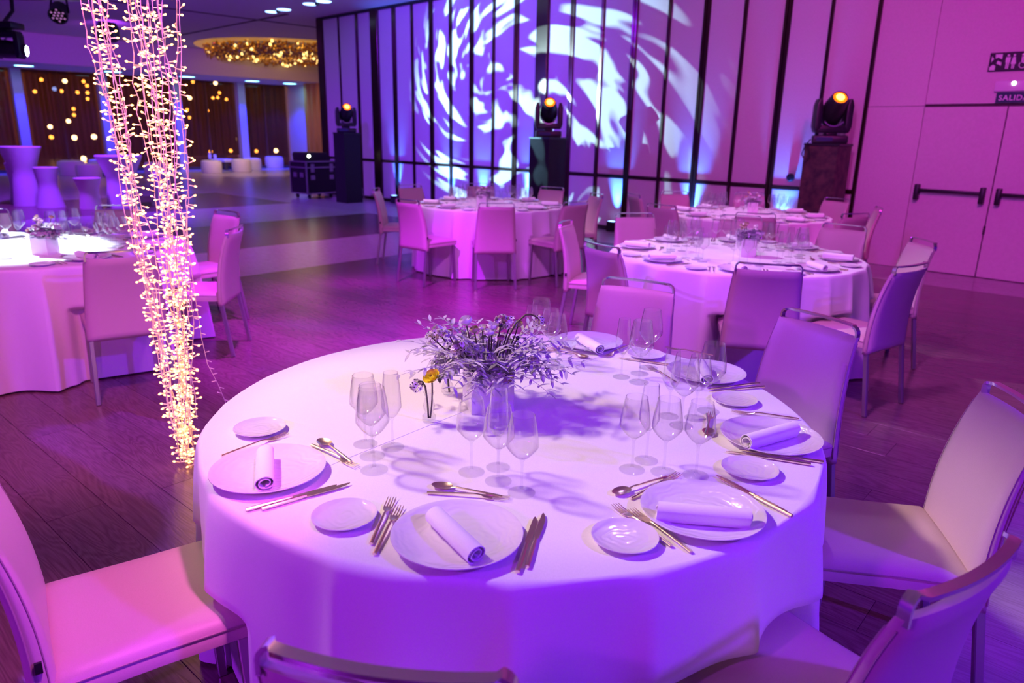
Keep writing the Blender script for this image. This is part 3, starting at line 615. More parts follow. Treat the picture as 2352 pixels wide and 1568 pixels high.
GU = {k: [False] for k in GL}
def put_glass(kind, x, y, label, group=None, z=TOPZ):
    o = place(GL[kind], GU[kind], (x, y, z), R.random()*6, label, group); o['category'] = 'glass'; return o
def loft(b, secs, n=8, xo=0.0):
    """secs: (y, halfwidth, z, halfthickness)"""
    vs = []; fs = []
    for y, w, z, t in secs:
        for k in range(n): a = 2*PI*(k+.5)/n; vs.append((xo+w*math.cos(a), y, z+t*math.sin(a)))
    for i in range(len(secs)-1):
        for k in range(n): fs.append((i*n+k, i*n+(k+1) % n, (i+1)*n+(k+1) % n, (i+1)*n+k))
    fs += [tuple(range(n-1, -1, -1)), tuple((len(secs)-1)*n+k for k in range(n))]; b.add(vs, fs)
HND = [(0, .0045, .004, .003), (.03, .0042, .0055, .0028), (.075, .0034, .0075, .0024), (.115, .0028, .009, .0022)]
def fork_parts():
    a = MB(); loft(a, HND+[(.13, .0030, .007, .002)]); h = a.mesh('handle', M_GOLD, True)
    b = MB(); loft(b, [(.128, .003, .0072, .002), (.14, .009, .0045, .0015), (.152, .0115, .0035, .0012), (.156, .0115, .0035, .0011)])
    for i in range(4): xo = -.0093+.0062*i; loft(b, [(.154, .0018, .0036, .001), (.175, .0015, .0042, .0009), (.197, .0008, .0065, .0006)], 6, xo)
    return h, b.mesh('tines', M_GOLD, True)
def spoon_parts():
    a = MB(); loft(a, HND+[(.128, .0032, .006, .002)]); h = a.mesh('handle', M_GOLD, True)
    b = MB(); nu, nr = 20, 6; vs = []; fs = []
    for sgn in (0, 1):
        vs.append((0, .152, .0012+.0012*sgn))
        for j in range(1, nr+1):
            r = j/nr
            for k in range(nu):
                an = 2*PI*k/nu; yy = math.sin(an); ww = .0185*(1-.12*yy)
                vs.append((ww*r*math.cos(an), .152+.027*r*yy, .0012+.0068*r*r+.0012*sgn*(1-r)))
    N = 1+nr*nu
    for sgn in (0, 1):
        o = N*sgn
        for k in range(nu):
            fs.append((o, o+1+k, o+1+(k+1) % nu))
            for j in range(nr-1): fs.append((o+1+j*nu+k, o+1+(j+1)*nu+k, o+1+(j+1)*nu+(k+1) % nu, o+1+j*nu+(k+1) % nu))
    b.add(vs, fs); return h, b.mesh('bowl', M_GOLD, True, angle=70)
def knife_parts():
    a = MB(); loft(a, [(0, .0050, .005, .0040), (.03, .0052, .005, .0042), (.08, .0046, .005, .0036), (.105, .0038, .005, .003)]); h = a.mesh('handle', M_GOLD, True)
    b = MB(); b.prism([(0, 0), (1, 0), (1, 1), (0, 1)], 0, 1) if False else None
    pr = [(.104, -.003, .003), (.112, -.005, .0065), (.15, -.0045, .0085), (.185, -.004, .0085), (.205, -.003, .005), (.215, -.001, .001)]
    vs = []; fs = []
    for y, x0, x1 in pr: vs += [(x0, y, .006), (x1, y, .0052), (x1, y, .0045), (x0, y, .0038)]
    for i in range(len(pr)-1):
        for k in range(4): fs.append((4*i+k, 4*i+(k+1) % 4, 4*i+4+(k+1) % 4, 4*i+4+k))
    fs += [(3, 2, 1, 0), tuple(4*(len(pr)-1)+k for k in range(4))]; b.add(vs, fs)
    return h, b.mesh('blade', M_GOLD, True)
CUT = {}
for nm, fn, pn in (('fork', fork_parts, 'tines'), ('spoon', spoon_parts, 'bowl'), ('knife', knife_parts, 'blade')):
    e = ob(nm, None); h, q = fn(); ob('handle', h, e); ob(pn, q, e); CUT[nm] = e
CU = {k: [False] for k in CUT}; CLEN = {'fork': .197, 'spoon': .179, 'knife': .215}
def put_cut(kind, base, tip, label, group=None, z=TOPZ+.0005):
    """lay a piece from its handle end towards its tip"""
    bx, by = base; d = Vector((tip[0]-bx, tip[1]-by)); o = place(CUT[kind], CU[kind], (bx, by, z), math.atan2(d.y, d.x)-PI/2, label, group); o['category'] = kind; return o
def put_cut_px(kind, hnd, tip, label):
    a = at(*hnd, TOPZ); b_ = at(*tip, TOPZ); d = b_-a; m = (a+b_)/2; L = CLEN[kind]; d.normalize(); s0 = m-d*L/2
    return put_cut(kind, (s0.x, s0.y), (s0.x+d.x, s0.y+d.y), label)
def napkin_mesh(L=.185, r=.026, turns=2.1, sq=.78, flap=0.0):
    n = 54; pts = []
    for i in range(n+1):
        t = i/n; a = -PI/2+turns*2*PI*t; q = r*(.34+.66*t); pts.append((q*math.cos(a), q*math.sin(a)*sq))
    if flap: 
        last = pts[-1]; pts += [(last[0]+flap*.4*k/3, -r*sq+.002) for k in range(1, 4)]
    lo = min(p[1] for p in pts); pts = [(x, z-lo+.0012) for x, z in pts]; vs = []; fs = []; n = len(pts)-1; ny = 8
    for side in (0, 1):
        for j in range(ny+1):
            y = -L/2+L*j/ny
            for i, (x, z) in enumerate(pts):
                p0 = pts[max(i-1, 0)]; p1 = pts[min(i+1, n)]; tx, tz = p1[0]-p0[0], p1[1]-p0[1]; l_ = math.hypot(tx, tz) or 1; o_ = .0010*(1 if side else -1)
                sg = 1+.02*math.sin(j*2.1+i*.3); vs.append(((x-tz/l_*o_)*sg, y+.003*math.sin(i*.25), max(.0004, z+tx/l_*o_)))
    S = (ny+1)*(n+1)
    for j in range(ny):
        for i in range(n):
            a = j*(n+1)+i; fs.append((a, a+1, a+n+2, a+n+1)); fs.append((S+a, S+a+n+1, S+a+n+2, S+a+1))
    for i in range(n):
        for j in (0, ny): a = j*(n+1)+i; fs.append((a, a+1, S+a+1, S+a))
    for j in range(ny):
        for i in (0, n): a = j*(n+1)+i; fs.append((a, a+n+1, S+a+n+1, S+a))
    return MB().add(vs, fs).mesh('napkin', M_NAPKIN, True, angle=60)
ME_NAP = napkin_mesh(); ME_NAPF = napkin_mesh(.20, .024, 1.7, .85, .06)
# ------------------------------------------------------------------ settings on the nearest table
WH = ["at the near table's "+w for w in ('left setting', 'front middle setting', 'front right setting', 'right setting', 'rear right setting', 'setting behind the flowers')]
PLT = [(-.598, 1.633), (-.107, 1.347), (.438, 1.471), (.739, 1.901), None, None]
PLT[4] = tuple(at(1622, 852, .77)[:2]); PLT[5] = tuple(at(1352, 782, .77)[:2])
BRD = [tuple(at(*p, .76)[:2]) for p in ((597, 983), (791, 1184), (1435, 1233), (1722, 1077), (1687, 918), (1483, 814))]
NAPS = [((608, 1012), (606, 1112), 0), ((985, 1156), (1108, 1272), 0), ((1497, 1160), (1742, 1180), 1), ((1700, 1006), (1838, 968), 1), ((1606, 822), (1628, 868), 0), ((1326, 764), (1388, 800), 0)]
for i in range(6):
    tag(ob('dinner_plate', ME_DPL, None, (*PLT[i], TOPZ), R.random()*6), 'large white porcelain dinner plate '+WH[i], 'plate', 'dinner plates on the nearest table')
    tag(ob('bread_plate', ME_BPL, None, (*BRD[i], TOPZ), R.random()*6), 'small white bread plate '+WH[i], 'plate', 'bread plates on the nearest table')
    a, b_ = at(*NAPS[i][0], .80), at(*NAPS[i][1], .80); d = b_-a; m = (a+b_)/2; q = Vector(PLT[i]); m2 = q+(Vector((m.x, m.y))-q)*.75
    tag(ob('napkin', ME_NAPF if NAPS[i][2] else ME_NAP, None, (m2.x, m2.y, TOPZ+.0095), math.atan2(d.y, d.x)+PI/2), ('white folded napkin ' if NAPS[i][2] else 'white rolled napkin ')+'on the dinner plate '+WH[i], 'napkin', 'napkins on the nearest table')
G1 = [[('wine', 839.5, 1020), ('wine', 857, 1048), ('water', 860, 1078), ('flute', 900, 1029)], [('wine', 1084, 1084), ('flute', 1143, 1074), ('wine', 1145, 1106), ('wine', 1197, 1131)],
      [('wine', 1453, 1079), ('flute', 1484, 1058), ('wine', 1524, 1085), ('wine', 1596, 1092)], [('flute', 1536, 957), ('water', 1564, 976), ('wine', 1596, 961), ('water', 1626, 945)],
      [('flute', 1429, 867), ('water', 1465, 877), ('wine', 1469, 858), ('water', 1489, 845)], [('water', 1241, 815), ('flute', 1226, 829), ('wine', 1255, 827), ('wine', 1276, 841)]]
ORD = {0: ['back left', 'middle', 'front', 'right'], 1: ['left', 'rear', 'middle', 'right'], 2: ['left', 'rear', 'middle', 'right'], 3: ['left', 'front', 'middle', 'right'], 4: ['left', 'front', 'middle', 'right'], 5: ['rear', 'left', 'middle', 'right']}
GP = [[at(x, y, TOPZ) for kind, x, y in gr] for gr in G1]; GR = {'wine': .0385, 'water': .042, 'flute': .0312}; _all = [(i, k) for i in range(6) for k in range(4)]
for it in range(300):
    for a_ in range(len(_all)):
        for b_ in range(a_):
            (i, k), (j, m) = _all[a_], _all[b_]; p, q = GP[i][k], GP[j][m]; d = p-q; need = GR[G1[i][k][0]]+GR[G1[j][m][0]]+.003
            if d.length < need:
                dr = Vector((d.x*.5, d.y if abs(d.y) > .004 else .004, 0)).normalized(); s_ = (need-d.length)*.3; GP[i][k] = p+dr*s_; GP[j][m] = q-dr*s_
for i, gr in enumerate(G1):
    for k, (kind, x, y) in enumerate(gr):
        p = GP[i][k]; nm = 'tall slim champagne flute' if kind == 'flute' else ('large empty wine glass' if kind == 'water' else 'empty stemmed wine glass')
        put_glass(kind, p.x, p.y, '%s, %s of four %s' % (nm, ORD[i][k], WH[i]), 'glasses on the nearest table')
CUTS = [('knife', (578, 1172), (763, 1121), 0, 'rear'), ('knife', (612, 1170), (795, 1116), 0, 'front'), ('fork', (489, 1057), (677, 993), 0, 'single'), ('spoon', (808, 1064), (733, 1012), 0, 'dessert'), ('fork', (728, 1030), (806, 1068), 0, 'dessert'),
        ('fork', (850, 1257), (903, 1143), 1, 'outer'), ('fork', (858, 1281), (920, 1163), 1, 'inner'), ('knife', (1190, 1313), (1228, 1196), 1, 'inner'), ('knife', (1212, 1302), (1247, 1187), 1, 'outer'), ('spoon', (1148, 1143), (997, 1118), 1, 'dessert'), ('fork', (1002, 1136), (1150, 1146), 1, 'dessert'),
        ('fork', (1546, 1261), (1408, 1160), 2, 'outer'), ('fork', (1590, 1273), (1447, 1172), 2, 'inner'), ('knife', (1800, 1178), (1648, 1097), 2, 'rear'), ('knife', (1806, 1183), (1662, 1108), 2, 'front'), ('spoon', (1516, 1103), (1424, 1134), 2, 'dessert'), ('fork', (1452, 1146), (1556, 1093), 2, 'dessert'),
        ('knife', (1848, 1068), (1680, 1042), 3, 'front'), ('knife', (1878, 1063), (1710, 1038), 3, 'rear'), ('fork', (1838, 965), (1676, 947), 3, 'rear'), ('spoon', (1624, 955), (1628, 1002), 3, 'dessert'), ('fork', (1620, 1002), (1634, 950), 3, 'dessert'),
        ('knife', (1730, 884), (1640, 895), 4, 'rear'), ('knife', (1731, 893), (1655, 900), 4, 'front'), ('fork', (1540, 873), (1500, 850), 4, 'dessert'), ('fork', (1600, 812), (1565, 806), 4, 'outer'),
        ('spoon', (1258, 806), (1352, 824), 5, 'dessert'), ('fork', (1345, 820), (1262, 800), 5, 'dessert'), ('spoon', (1300, 797), (1240, 808), 5, 'smaller'), ('fork', (1432, 800), (1398, 818), 5, 'outer'), ('knife', (1518, 838), (1450, 828), 5, 'front')]
for kind, a, b_, s_, w_ in CUTS: put_cut_px(kind, a, b_, 'champagne-coloured %s %s %s' % (w_, kind, WH[s_]))

# ------------------------------------------------------------------ settings on the other tables
def far_table(table, angs, tname, cut=True):
    cx, cy = table; angs = sorted(a % (2*PI) for a in angs); n = len(angs); gap = min(.775, 2*PI/n-.005)
    for it in range(400):       # keep neighbouring settings clear of each other
        for i in range(n):
            j = (i+1) % n; d = (angs[j]-angs[i]) % (2*PI)
            if d < gap: angs[i] -= (gap-d)*.25; angs[j] += (gap-d)*.25
    words = ['right', 'rear right', 'rear', 'rear left', 'left', 'front left', 'front', 'front right']; used = {}
    for j, a in enumerate(angs):
        w = words[int(round((a % (2*PI))/(PI/4))) % 8]; used[w] = used.get(w, 0)+1
        if used[w] > 1: w = 'second '+w
        wh = 'at the %s setting of the %s' % (w, tname)
        er = Vector((math.cos(a), math.sin(a))); et = Vector((-er.y, er.x))      # et = to the sitter's right
        P2 = lambda r, t: Vector((cx, cy))+er*r+et*t
        p = P2(.715, .01); tag(ob('dinner_plate', ME_DPL, None, (p.x, p.y, TOPZ), R.random()*6), 'large white dinner plate '+wh, 'plate', 'dinner plates on the '+tname)
        tag(ob('napkin', (ME_NAP, ME_NAPF)[j % 2], None, (p.x, p.y, TOPZ+.0095), a+PI/2+R.uniform(-.6, .6)), 'white rolled napkin '+wh, 'napkin', 'napkins on the '+tname)
        p = P2(.755, -.262); tag(ob('bread_plate', ME_BPL, None, (p.x, p.y, TOPZ), R.random()*6), 'small white bread plate '+wh, 'plate', 'bread plates on the '+tname)
        if cut:
            for k, t in enumerate((-.178, -.150)): q0, q1 = P2(.82, t), P2(.62, t); put_cut('fork', q0, q1, '%s champagne-coloured fork %s' % (('outer', 'inner')[k], wh), 'forks on the '+tname)
            for k, t in enumerate((.166, .186)): q0, q1 = P2(.82, t), P2(.62, t); put_cut('knife', q0, q1, '%s champagne-coloured knife %s' % (('inner', 'outer')[k], wh), 'knives on the '+tname)
            q0, q1 = P2(.535, .09), P2(.535, -.09); put_cut('spoon', q0, q1, 'champagne-coloured dessert spoon '+wh, 'spoons on the '+tname)
        for kind, r, t, nm in (('water', .46, -.02, 'large empty wine glass'), ('wine', .455, .068, 'inner small wine glass'), ('wine', .475, .152, 'outer small wine glass'), ('flute', .38, .02, 'slim champagne flute')):
            p = P2(r+R.uniform(-.004, .004), t+R.uniform(-.004, .004))
            put_glass(kind, p.x, p.y, '%s %s' % (nm, wh), 'glasses on the '+tname)
def chair_angles(table): return [math.atan2(c[1]-table[1], c[0]-table[0]) for c in CHAIRS if c[3] == table]
far_table(T2, chair_angles(T2), 'second table')
far_table(T4, chair_angles(T4), 'table by the gobo-lit wall')
far_table(T3, chair_angles(T3), 'farthest right table')
far_table(T5, chair_angles(T5), 'left table')

# ------------------------------------------------------------------ flowers
M_LEAF = [add_noise(mat('silvered_leaf', (.54, .50, .58), .6), 30, (.48, .44, .54), (.60, .56, .62), .1, .002), mat('pale_leaf', (.66, .62, .66), .6), mat('dark_leaf', (.16, .17, .15), .6)]
M_STEM = mat('green_stem', (.10, .10, .045), .6); M_PETALW = mat('white_petal', (.92, .88, .84), .55); M_PETALC = mat('cream_petal', (.62, .50, .32), .6); M_PETALY = mat('yellow_petal', (1.0, .90, .06), .5); M_SEED = mat('black_seed', (.01, .01, .015), .3); M_BUFF = mat('buff_bud', (.50, .40, .26), .7)
def leaf_mesh(L, w, m):
    n = 5; vs = []; fs = []
    for i in range(n+1):
        t = i/n; ww = w*math.sin(PI*min(1, t*.96+.04))**.8*(1-.25*t); z = -.22*L*t*t
        vs += [(-ww, L*t, z+.12*ww), (0, L*t, z-.10*ww), (ww, L*t, z+.12*ww)]
    for i in range(n):
        for k in (0, 1): fs.append((3*i+k, 3*i+k+1, 3*i+4+k, 3*i+3+k))
    o = len(vs); vs += [(x, y, z-.0006) for x, y, z in vs]; fs += [tuple(reversed([q+o for q in f])) for f in fs]
    return vs, fs
LEAVES = []
for (L, w, mi) in ((.038, .006, 0), (.030, .0048, 0), (.045, .0055, 1), (.024, .005, 1), (.034, .008, 2)):
    v_, f_ = leaf_mesh(L, w, mi); LEAVES.append(MB().add(v_, f_).mesh('leaf', M_LEAF[mi], True, angle=80))
def floret(b, c, nrm, r, k=6):
    nrm = Vector(nrm).normalized(); x = nrm.orthogonal().normalized(); y = nrm.cross(x); c = Vector(c)
    for i in range(k):
        a = 2*PI*i/k; d = x*math.cos(a)+y*math.sin(a); t = x*-math.sin(a)+y*math.cos(a)
        vs = [c, c+d*r*.55+t*r*.32+nrm*r*.12, c+d*r+nrm*r*.22, c+d*r*.55-t*r*.32+nrm*r*.12]; vs += [v-nrm*.0005 for v in vs]
        b.add(vs, [(0, 1, 2, 3), (7, 6, 5, 4)])
def star_cluster(parent, c, r, n=16, frn=.0085):
    """ornithogalum-like head: star florets with black eyes"""
    c = Vector(c); b = MB(); e = MB(); k = MB()
    for i in range(n):
        d = Vector((R.gauss(0, 1), R.gauss(0, 1), R.gauss(.25, 1))).normalized(); p = c+d*r
        if i % 3 == 2: k.ball(p, .0032, 6, 4, (1, 1, 1.4))
        else: floret(b, p, d, frn); e.ball(p+d*.002, .0019, 6, 4)
        k.tube([c, p], .0007, 4, False)
    h = ob('star_flower', b.mesh('star_flower', M_PETALW), parent); ob('eyes', e.mesh('eyes', M_SEED, True), h); ob('buds', k.mesh('buds', M_BUFF, True), h)
def cup_flower(parent, c, r, d=(0, 0, 1), m=None, open_=.0, dark=False):
    """ranunculus: layered cupped petals"""
    b = MB(); rot = Vector(d).normalized().to_track_quat('Z', 'Y').to_matrix()
    for layer, (q, n) in enumerate(((1, 5), (.82, 5), (.6, 4), (.38, 3))):
        for i in range(n):
            a0 = 2*PI*(i+.37*layer)/n; vs = []; nt, nh = 4, 4
            for h in range(nh+1):
                for t in range(nt+1):
                    a = a0+(t/nt-.5)*(2*PI/n)*1.35; hh = h/nh; lift = q*r*(.35+.95*math.sin(hh*1.5)*(1-open_*.25*(1-layer/4))+open_*.8*hh*(1-layer/3.))
                    z = r*(-.75+1.5*hh*(1-.25*open_*(3-layer)/3)-.12*abs(t/nt-.5)*2*hh)
                    if hh > .8 and not open_: lift *= .80
                    v = rot @ Vector((lift*math.cos(a), lift*math.sin(a), z)); vs.append(Vector(c)+v)
            fs = [(h*(nt+1)+t, h*(nt+1)+t+1, (h+1)*(nt+1)+t+1, (h+1)*(nt+1)+t) for h in range(nh) for t in range(nt)]
            b.add(vs, fs)
    f = ob('ranunculus', b.mesh('ranunculus', m or M_PETALW, True, angle=70), parent)
    cn = MB(); cn.ball(Vector(c)+rot @ Vector((0, 0, r*(.15 if open_ else -.1))), r*.26, 8, 5); ob('flower_centre', cn.mesh('flower_centre', M_SEED if open_ or dark else M_BUFF, True), f)
def curve(a, b_, bend=(0, 0, 0), n=10):
    a, b_, bend = Vector(a), Vector(b_), Vector(bend); m = (a+b_)/2+bend; return [a*(1-t)**2+m*2*t*(1-t)+b_*t*t for t in [i/n for i in range(n+1)]]
def stem(parent, pts, r=.0022): ob('stem', MB().tube(pts, r, 6).mesh('stem', M_STEM, True), parent)
def white_box_vase(loc, rz, s, h, label):
    v = MB(); q = s/2; t = .006
    outer = [(-q, -q), (q, -q), (q, q), (-q, q)]; inner = [(-q+t, -q+t), (q-t, -q+t), (q-t, q-t), (-q+t, q-t)]
    vs = [(x, y, 0) for x, y in outer]+[(x, y, h) for x, y in outer]+[(x, y, h) for x, y in inner]+[(x, y, .01) for x, y in inner]
    fs = [(3, 2, 1, 0)]+[(i, (i+1) % 4, 4+(i+1) % 4, 4+i) for i in range(4)]+[(4+i, 4+(i+1) % 4, 8+(i+1) % 4, 8+i) for i in range(4)]+[(8+i, 8+(i+1) % 4, 12+(i+1) % 4, 12+i) for i in range(4)]+[(12, 13, 14, 15)]
    return tag(ob('square_vase', v.add(vs, fs).mesh('square_vase', M_VASE, bevel=.0015, seg=1), None, loc, rz), label, 'vase')
# the big arrangement
VB = (at(1083, 953, TOPZ)+at(1180, 945, TOPZ))/2; va = math.atan2((at(1180, 945, TOPZ)-at(1083, 953, TOPZ)).y, (at(1180, 945, TOPZ)-at(1083, 953, TOPZ)).x)
VC = VB+Vector((-math.sin(va), math.cos(va), 0))*.067
white_box_vase((VC.x, VC.y, TOPZ), va, .134, .134, 'square white ceramic vase in the middle of the nearest table')
bq = thing('flower_bouquet', 'wide silvery-leaved bouquet with white and yellow flowers in the square vase', 'flowers', (VC.x, VC.y, TOPZ+.125))
nl = 0; twig = MB(); extra = MB()
for i in range(110):
    a = R.random()*2*PI; el = R.uniform(-.15, 1.25); L = R.uniform(.10, .19)*(1.25 if abs(math.cos(a)) > .6 else .95)
    if el < .1: L *= .9
    d = Vector((math.cos(a)*math.cos(el)*1.15, math.sin(a)*math.cos(el), math.sin(el)*.80)); s0 = Vector((math.cos(a)*.045, math.sin(a)*.045, -.005)); tip = s0+d*L
    if tip.z > .125: tip.z = .125+(tip.z-.125)*.3
    if tip.z < -.05: tip.z = -.05
    pts = curve(s0, tip, (0, 0, .03+.02*R.random()), 6); twig.tube(pts, [.0012]*4+[.0009, .0007, .0005], 4, False)
    for j in range(2, 7):
        for sg in (-1, 1):
            p = pts[j]; dr = (pts[j]-pts[j-1]).normalized(); sd = dr.cross(Vector((0, 0, 1))).normalized()*sg; v = (dr*.6+sd*.9+Vector((0, 0, R.uniform(-.5, .6)))).normalized()
            q = v.to_track_quat('Y', 'Z'); k = R.choice((0, 0, 1, 1, 2, 3, 3, 4) if R.random() > .25 else (0, 1))
            if nl < 300:
                o = ob('leaf', LEAVES[k], bq, p); o.rotation_euler = q.to_euler(); nl += 1
            else:
                v_, f_ = leaf_mesh(*((.034, .0055) if k != 3 else (.024, .005)), 0); extra.add([p+q @ Vector(w) for w in v_], f_)
ob('twigs', twig.mesh('twigs', M_LEAF[1], True), bq)
o = ob('foliage', extra.mesh('foliage', M_LEAF[0], True, angle=80), bq); o['kind'] = 'stuff'
fil = MB()
for i in range(70):       # dense heart of the bouquet
    a = R.random()*2*PI; q_ = R.random()**.5*.07; v = Vector((R.gauss(0, .6), R.gauss(0, .6), 1)).normalized(); q = v.to_track_quat('Y', 'Z'); v_, f_ = leaf_mesh(.04, .006, 0)
    fil.add([Vector((q_*math.cos(a), q_*math.sin(a), R.uniform(-.01, .05)))+q @ Vector(w) for w in v_], f_)
o = ob('foliage', fil.mesh('foliage', M_LEAF[0], True, angle=80), bq); o['kind'] = 'stuff'
def bpx(px, py, off=0.0):
    """point of the bouquet seen at a pixel, off metres behind the vase middle"""
    d = ray(px, py); y = VC.y+off; p = CAM+d*((y-CAM.y)/d.y); return p-bq.location
FL = [(1071, 738, 'w', .013, 0), (1131, 750, 'w', .0105, .01), (1124, 764, 'w', .010, -.01), (1108, 753, 'w', .008, .02), (1032, 766, 'c', .0095, -.01), (1090, 758, 'c', .0095, .02), (1190, 744, 'c', .0095, .04), (1162, 862, 'o', .012, -.09), (1150, 777, 'c', .008, 0)]
for x, y, k, r, off in FL:
    c = bpx(x, y, off); stem(bq, curve((c.x*.25, c.y*.3, -.02), c-Vector((0, 0, r*.5)), (c.x*.2, 0, .01)))
    cup_flower(bq, c, r*1.3, (c.x*2, -.2, .6) if k != 'o' else (.2, -1, -.1), {'w': M_PETALW, 'c': M_PETALC, 'o': M_PETALC}[k], .3 if k == 'o' else 0)
for x, y, r, off in ((1005, 762, .018, 0), (992, 775, .017, -.01), (1055, 795, .017, -.05), (1045, 806, .015, -.06), (1152, 737, .018, .03), (1172, 742, .019, .03), (1222, 832, .016, -.04), (1150, 745, .015, .03)):
    c = bpx(x, y, off); stem(bq, curve((c.x*.25, c.y*.3, -.02), c, (c.x*.15, 0, .02))); star_cluster(bq, c, r, 20, .011)
for (x, y) in ((1150, 747), (1189, 776)): c = bpx(x, y, 0); stem(bq, curve((c.x*.3, 0, -.02), c)); ob('dark_bud', MB().ball(c, .006, 8, 6, (1, 1, 1.2)).mesh('dark_bud', M_SEED, True), bq)
# drooping head on an arched stem, at the right
c0 = bpx(1160, 800); c1 = bpx(1185, 742); c2 = bpx(1207, 723); c3 = bpx(1232, 727); c4 = bpx(1238, 736)
stem(bq, [c0, (c0+c1)/2+Vector((-.004, 0, 0)), c1, c2, (c2+c3)/2+Vector((0, 0, .004)), c3, c4], .003); star_cluster(bq, c4, .015, 20, .008)
c0 = bpx(1180, 850, -.06); c1 = bpx(1195, 838, -.06); c2 = bpx(1235, 838, -.05); stem(bq, [c0, c1, (c1+c2)/2+Vector((0, 0, .003)), c2], .0026)
# hyacinth glass with two flowers
hv = at(986, 968, TOPZ)
tag(ob('bud_vase', MB().lathe([(.001, .001), (.0185, .001), (.0205, .008), (.0205, .020), (.012, .0295), (.012, .032), (.0175, .044), (.0185, .052), (.013, .068), (.0115, .080), (.016, .093), (.0165, .0945), (.0155, .0945), (.0105, .080), (.012, .068), (.0172, .052), (.0105, .032), (.0105, .0295), (.019, .019), (.018, .010), (.001, .008)], 32).mesh('bud_vase', M_GLASSF, True, angle=70), None, hv), 'small waisted glass bud vase with a yellow flower, left of the bouquet', 'vase')
f1 = thing('yellow_ranunculus', 'single yellow ranunculus in the small waisted vase', 'flower', hv)
def vpx(px, py, o_): d = ray(px, py); return CAM+d*((o_.y-CAM.y)/d.y)-o_
c = vpx(992, 866, hv); stem(f1, curve((.003, 0, .012), c-Vector((0, 0, .006)), (.006, 0, 0)), .0024); cup_flower(f1, c, .0155, (-.35, -.45, .75), M_PETALY, .75)
f2 = thing('star_flower_sprig', 'drooping star-flower head on an arched stem in the small waisted vase', 'flower', hv)
c = vpx(957, 880, hv); stem(f2, [(-.002, 0, .012), vpx(982, 925, hv), vpx(977, 888, hv), vpx(970, 876, hv), vpx(963, 875, hv), c], .0028); star_cluster(f2, c+Vector((0, 0, -.008)), .018, 20)
bv = at(1028, 905, TOPZ)
tag(ob('bottle_vase', MB().lathe([(.001, .001), (.014, .001), (.020, .010), (.021, .022), (.017, .036), (.0085, .050), (.007, .060), (.009, .070), (.008, .070), (.006, .060), (.0075, .050), (.0155, .036), (.0195, .022), (.001, .005)], 32).mesh('bottle_vase', M_GLASSF, True, angle=70), None, bv), 'round-bellied glass bottle vase behind the yellow flower', 'vase')
f3 = thing('leafy_twig', 'thick dark stem leaning in the round-bellied bottle vase', 'flower', bv)
ob('stem', MB().tube([(.006, 0, .008), (.001, .0, .055), (-.004, .0, .10)], .0034, 8).mesh('stem', M_STEM, True), f3)
b = MB()
for i in range(26): v_, f_ = leaf_mesh(.022, .004, 0); q = Vector((R.gauss(0, 1), R.gauss(0, 1), R.gauss(.2, 1))).to_track_quat('Y', 'Z'); b.add([Vector((-.004+R.gauss(0, .012), R.gauss(0, .012), .10+R.gauss(0, .018)))+q @ Vector(w) for w in v_], f_)
ob('leaf_tuft', b.mesh('leaf_tuft', M_LEAF[0], True, angle=80), f3)
bv2 = at(1190, 880, TOPZ)+Vector((.005, .06, 0))
tag(ob('bottle_vase', MB().lathe([(.001, .001), (.016, .001), (.019, .010), (.012, .028), (.010, .055), (.014, .075), (.013, .075), (.009, .055), (.011, .028), (.017, .012), (.001, .006)], 28).mesh('bottle_vase', M_GLASSF, True, angle=70), None, bv2), 'little glass bottle vase half hidden behind the square vase', 'vase')
# small arrangements on the other tables
def small_flowers(loc, tname, rz, s=.115, h=.13, n=9):
    white_box_vase((loc[0], loc[1], TOPZ), rz, s, h, 'square white vase in the middle of the '+tname)
    t = thing('flower_bouquet', 'small white and cream bouquet on the '+tname, 'flowers', (loc[0], loc[1], TOPZ+h-.01))
    for i in range(n):
        c = Vector((R.uniform(-.08, .08), R.uniform(-.05, .05), R.uniform(.035, .12))); stem(t, curve((c.x*.3, c.y*.3, -.02), c))
        if i % 3 == 2: star_cluster(t, c, .016, 14)
        else: cup_flower(t, c, R.uniform(.011, .016), (c.x*4, -.2, .6), (M_PETALW, M_PETALC)[i % 2], 0)
    b = MB()
    for i in range(70): v_, f_ = leaf_mesh(.035, .006, 0); q = Vector((R.gauss(0, 1), R.gauss(0, 1), R.gauss(.5, 1))).to_track_quat('Y', 'Z'); b.add([Vector((R.uniform(-.06, .09), R.uniform(-.05, .05), R.uniform(-.0, .05)))+q @ Vector(w) for w in v_], f_)
    o = ob('foliage', b.mesh('foliage', M_LEAF[0], True, angle=80), t); o['kind'] = 'stuff'
small_flowers(at(1717, 590, TOPZ)+Vector((0, .06, 0)), 'second round table', .1, n=12)
small_flowers(at(1108, 475, TOPZ), 'round table before the gobo-lit wall', -.2)
small_flowers(at(1724, 491, TOPZ), 'farthest round table at the right', .0)
small_flowers(at(93, 586, TOPZ)+Vector((0, .06, 0)), 'round table at the left edge', -.1, n=12)
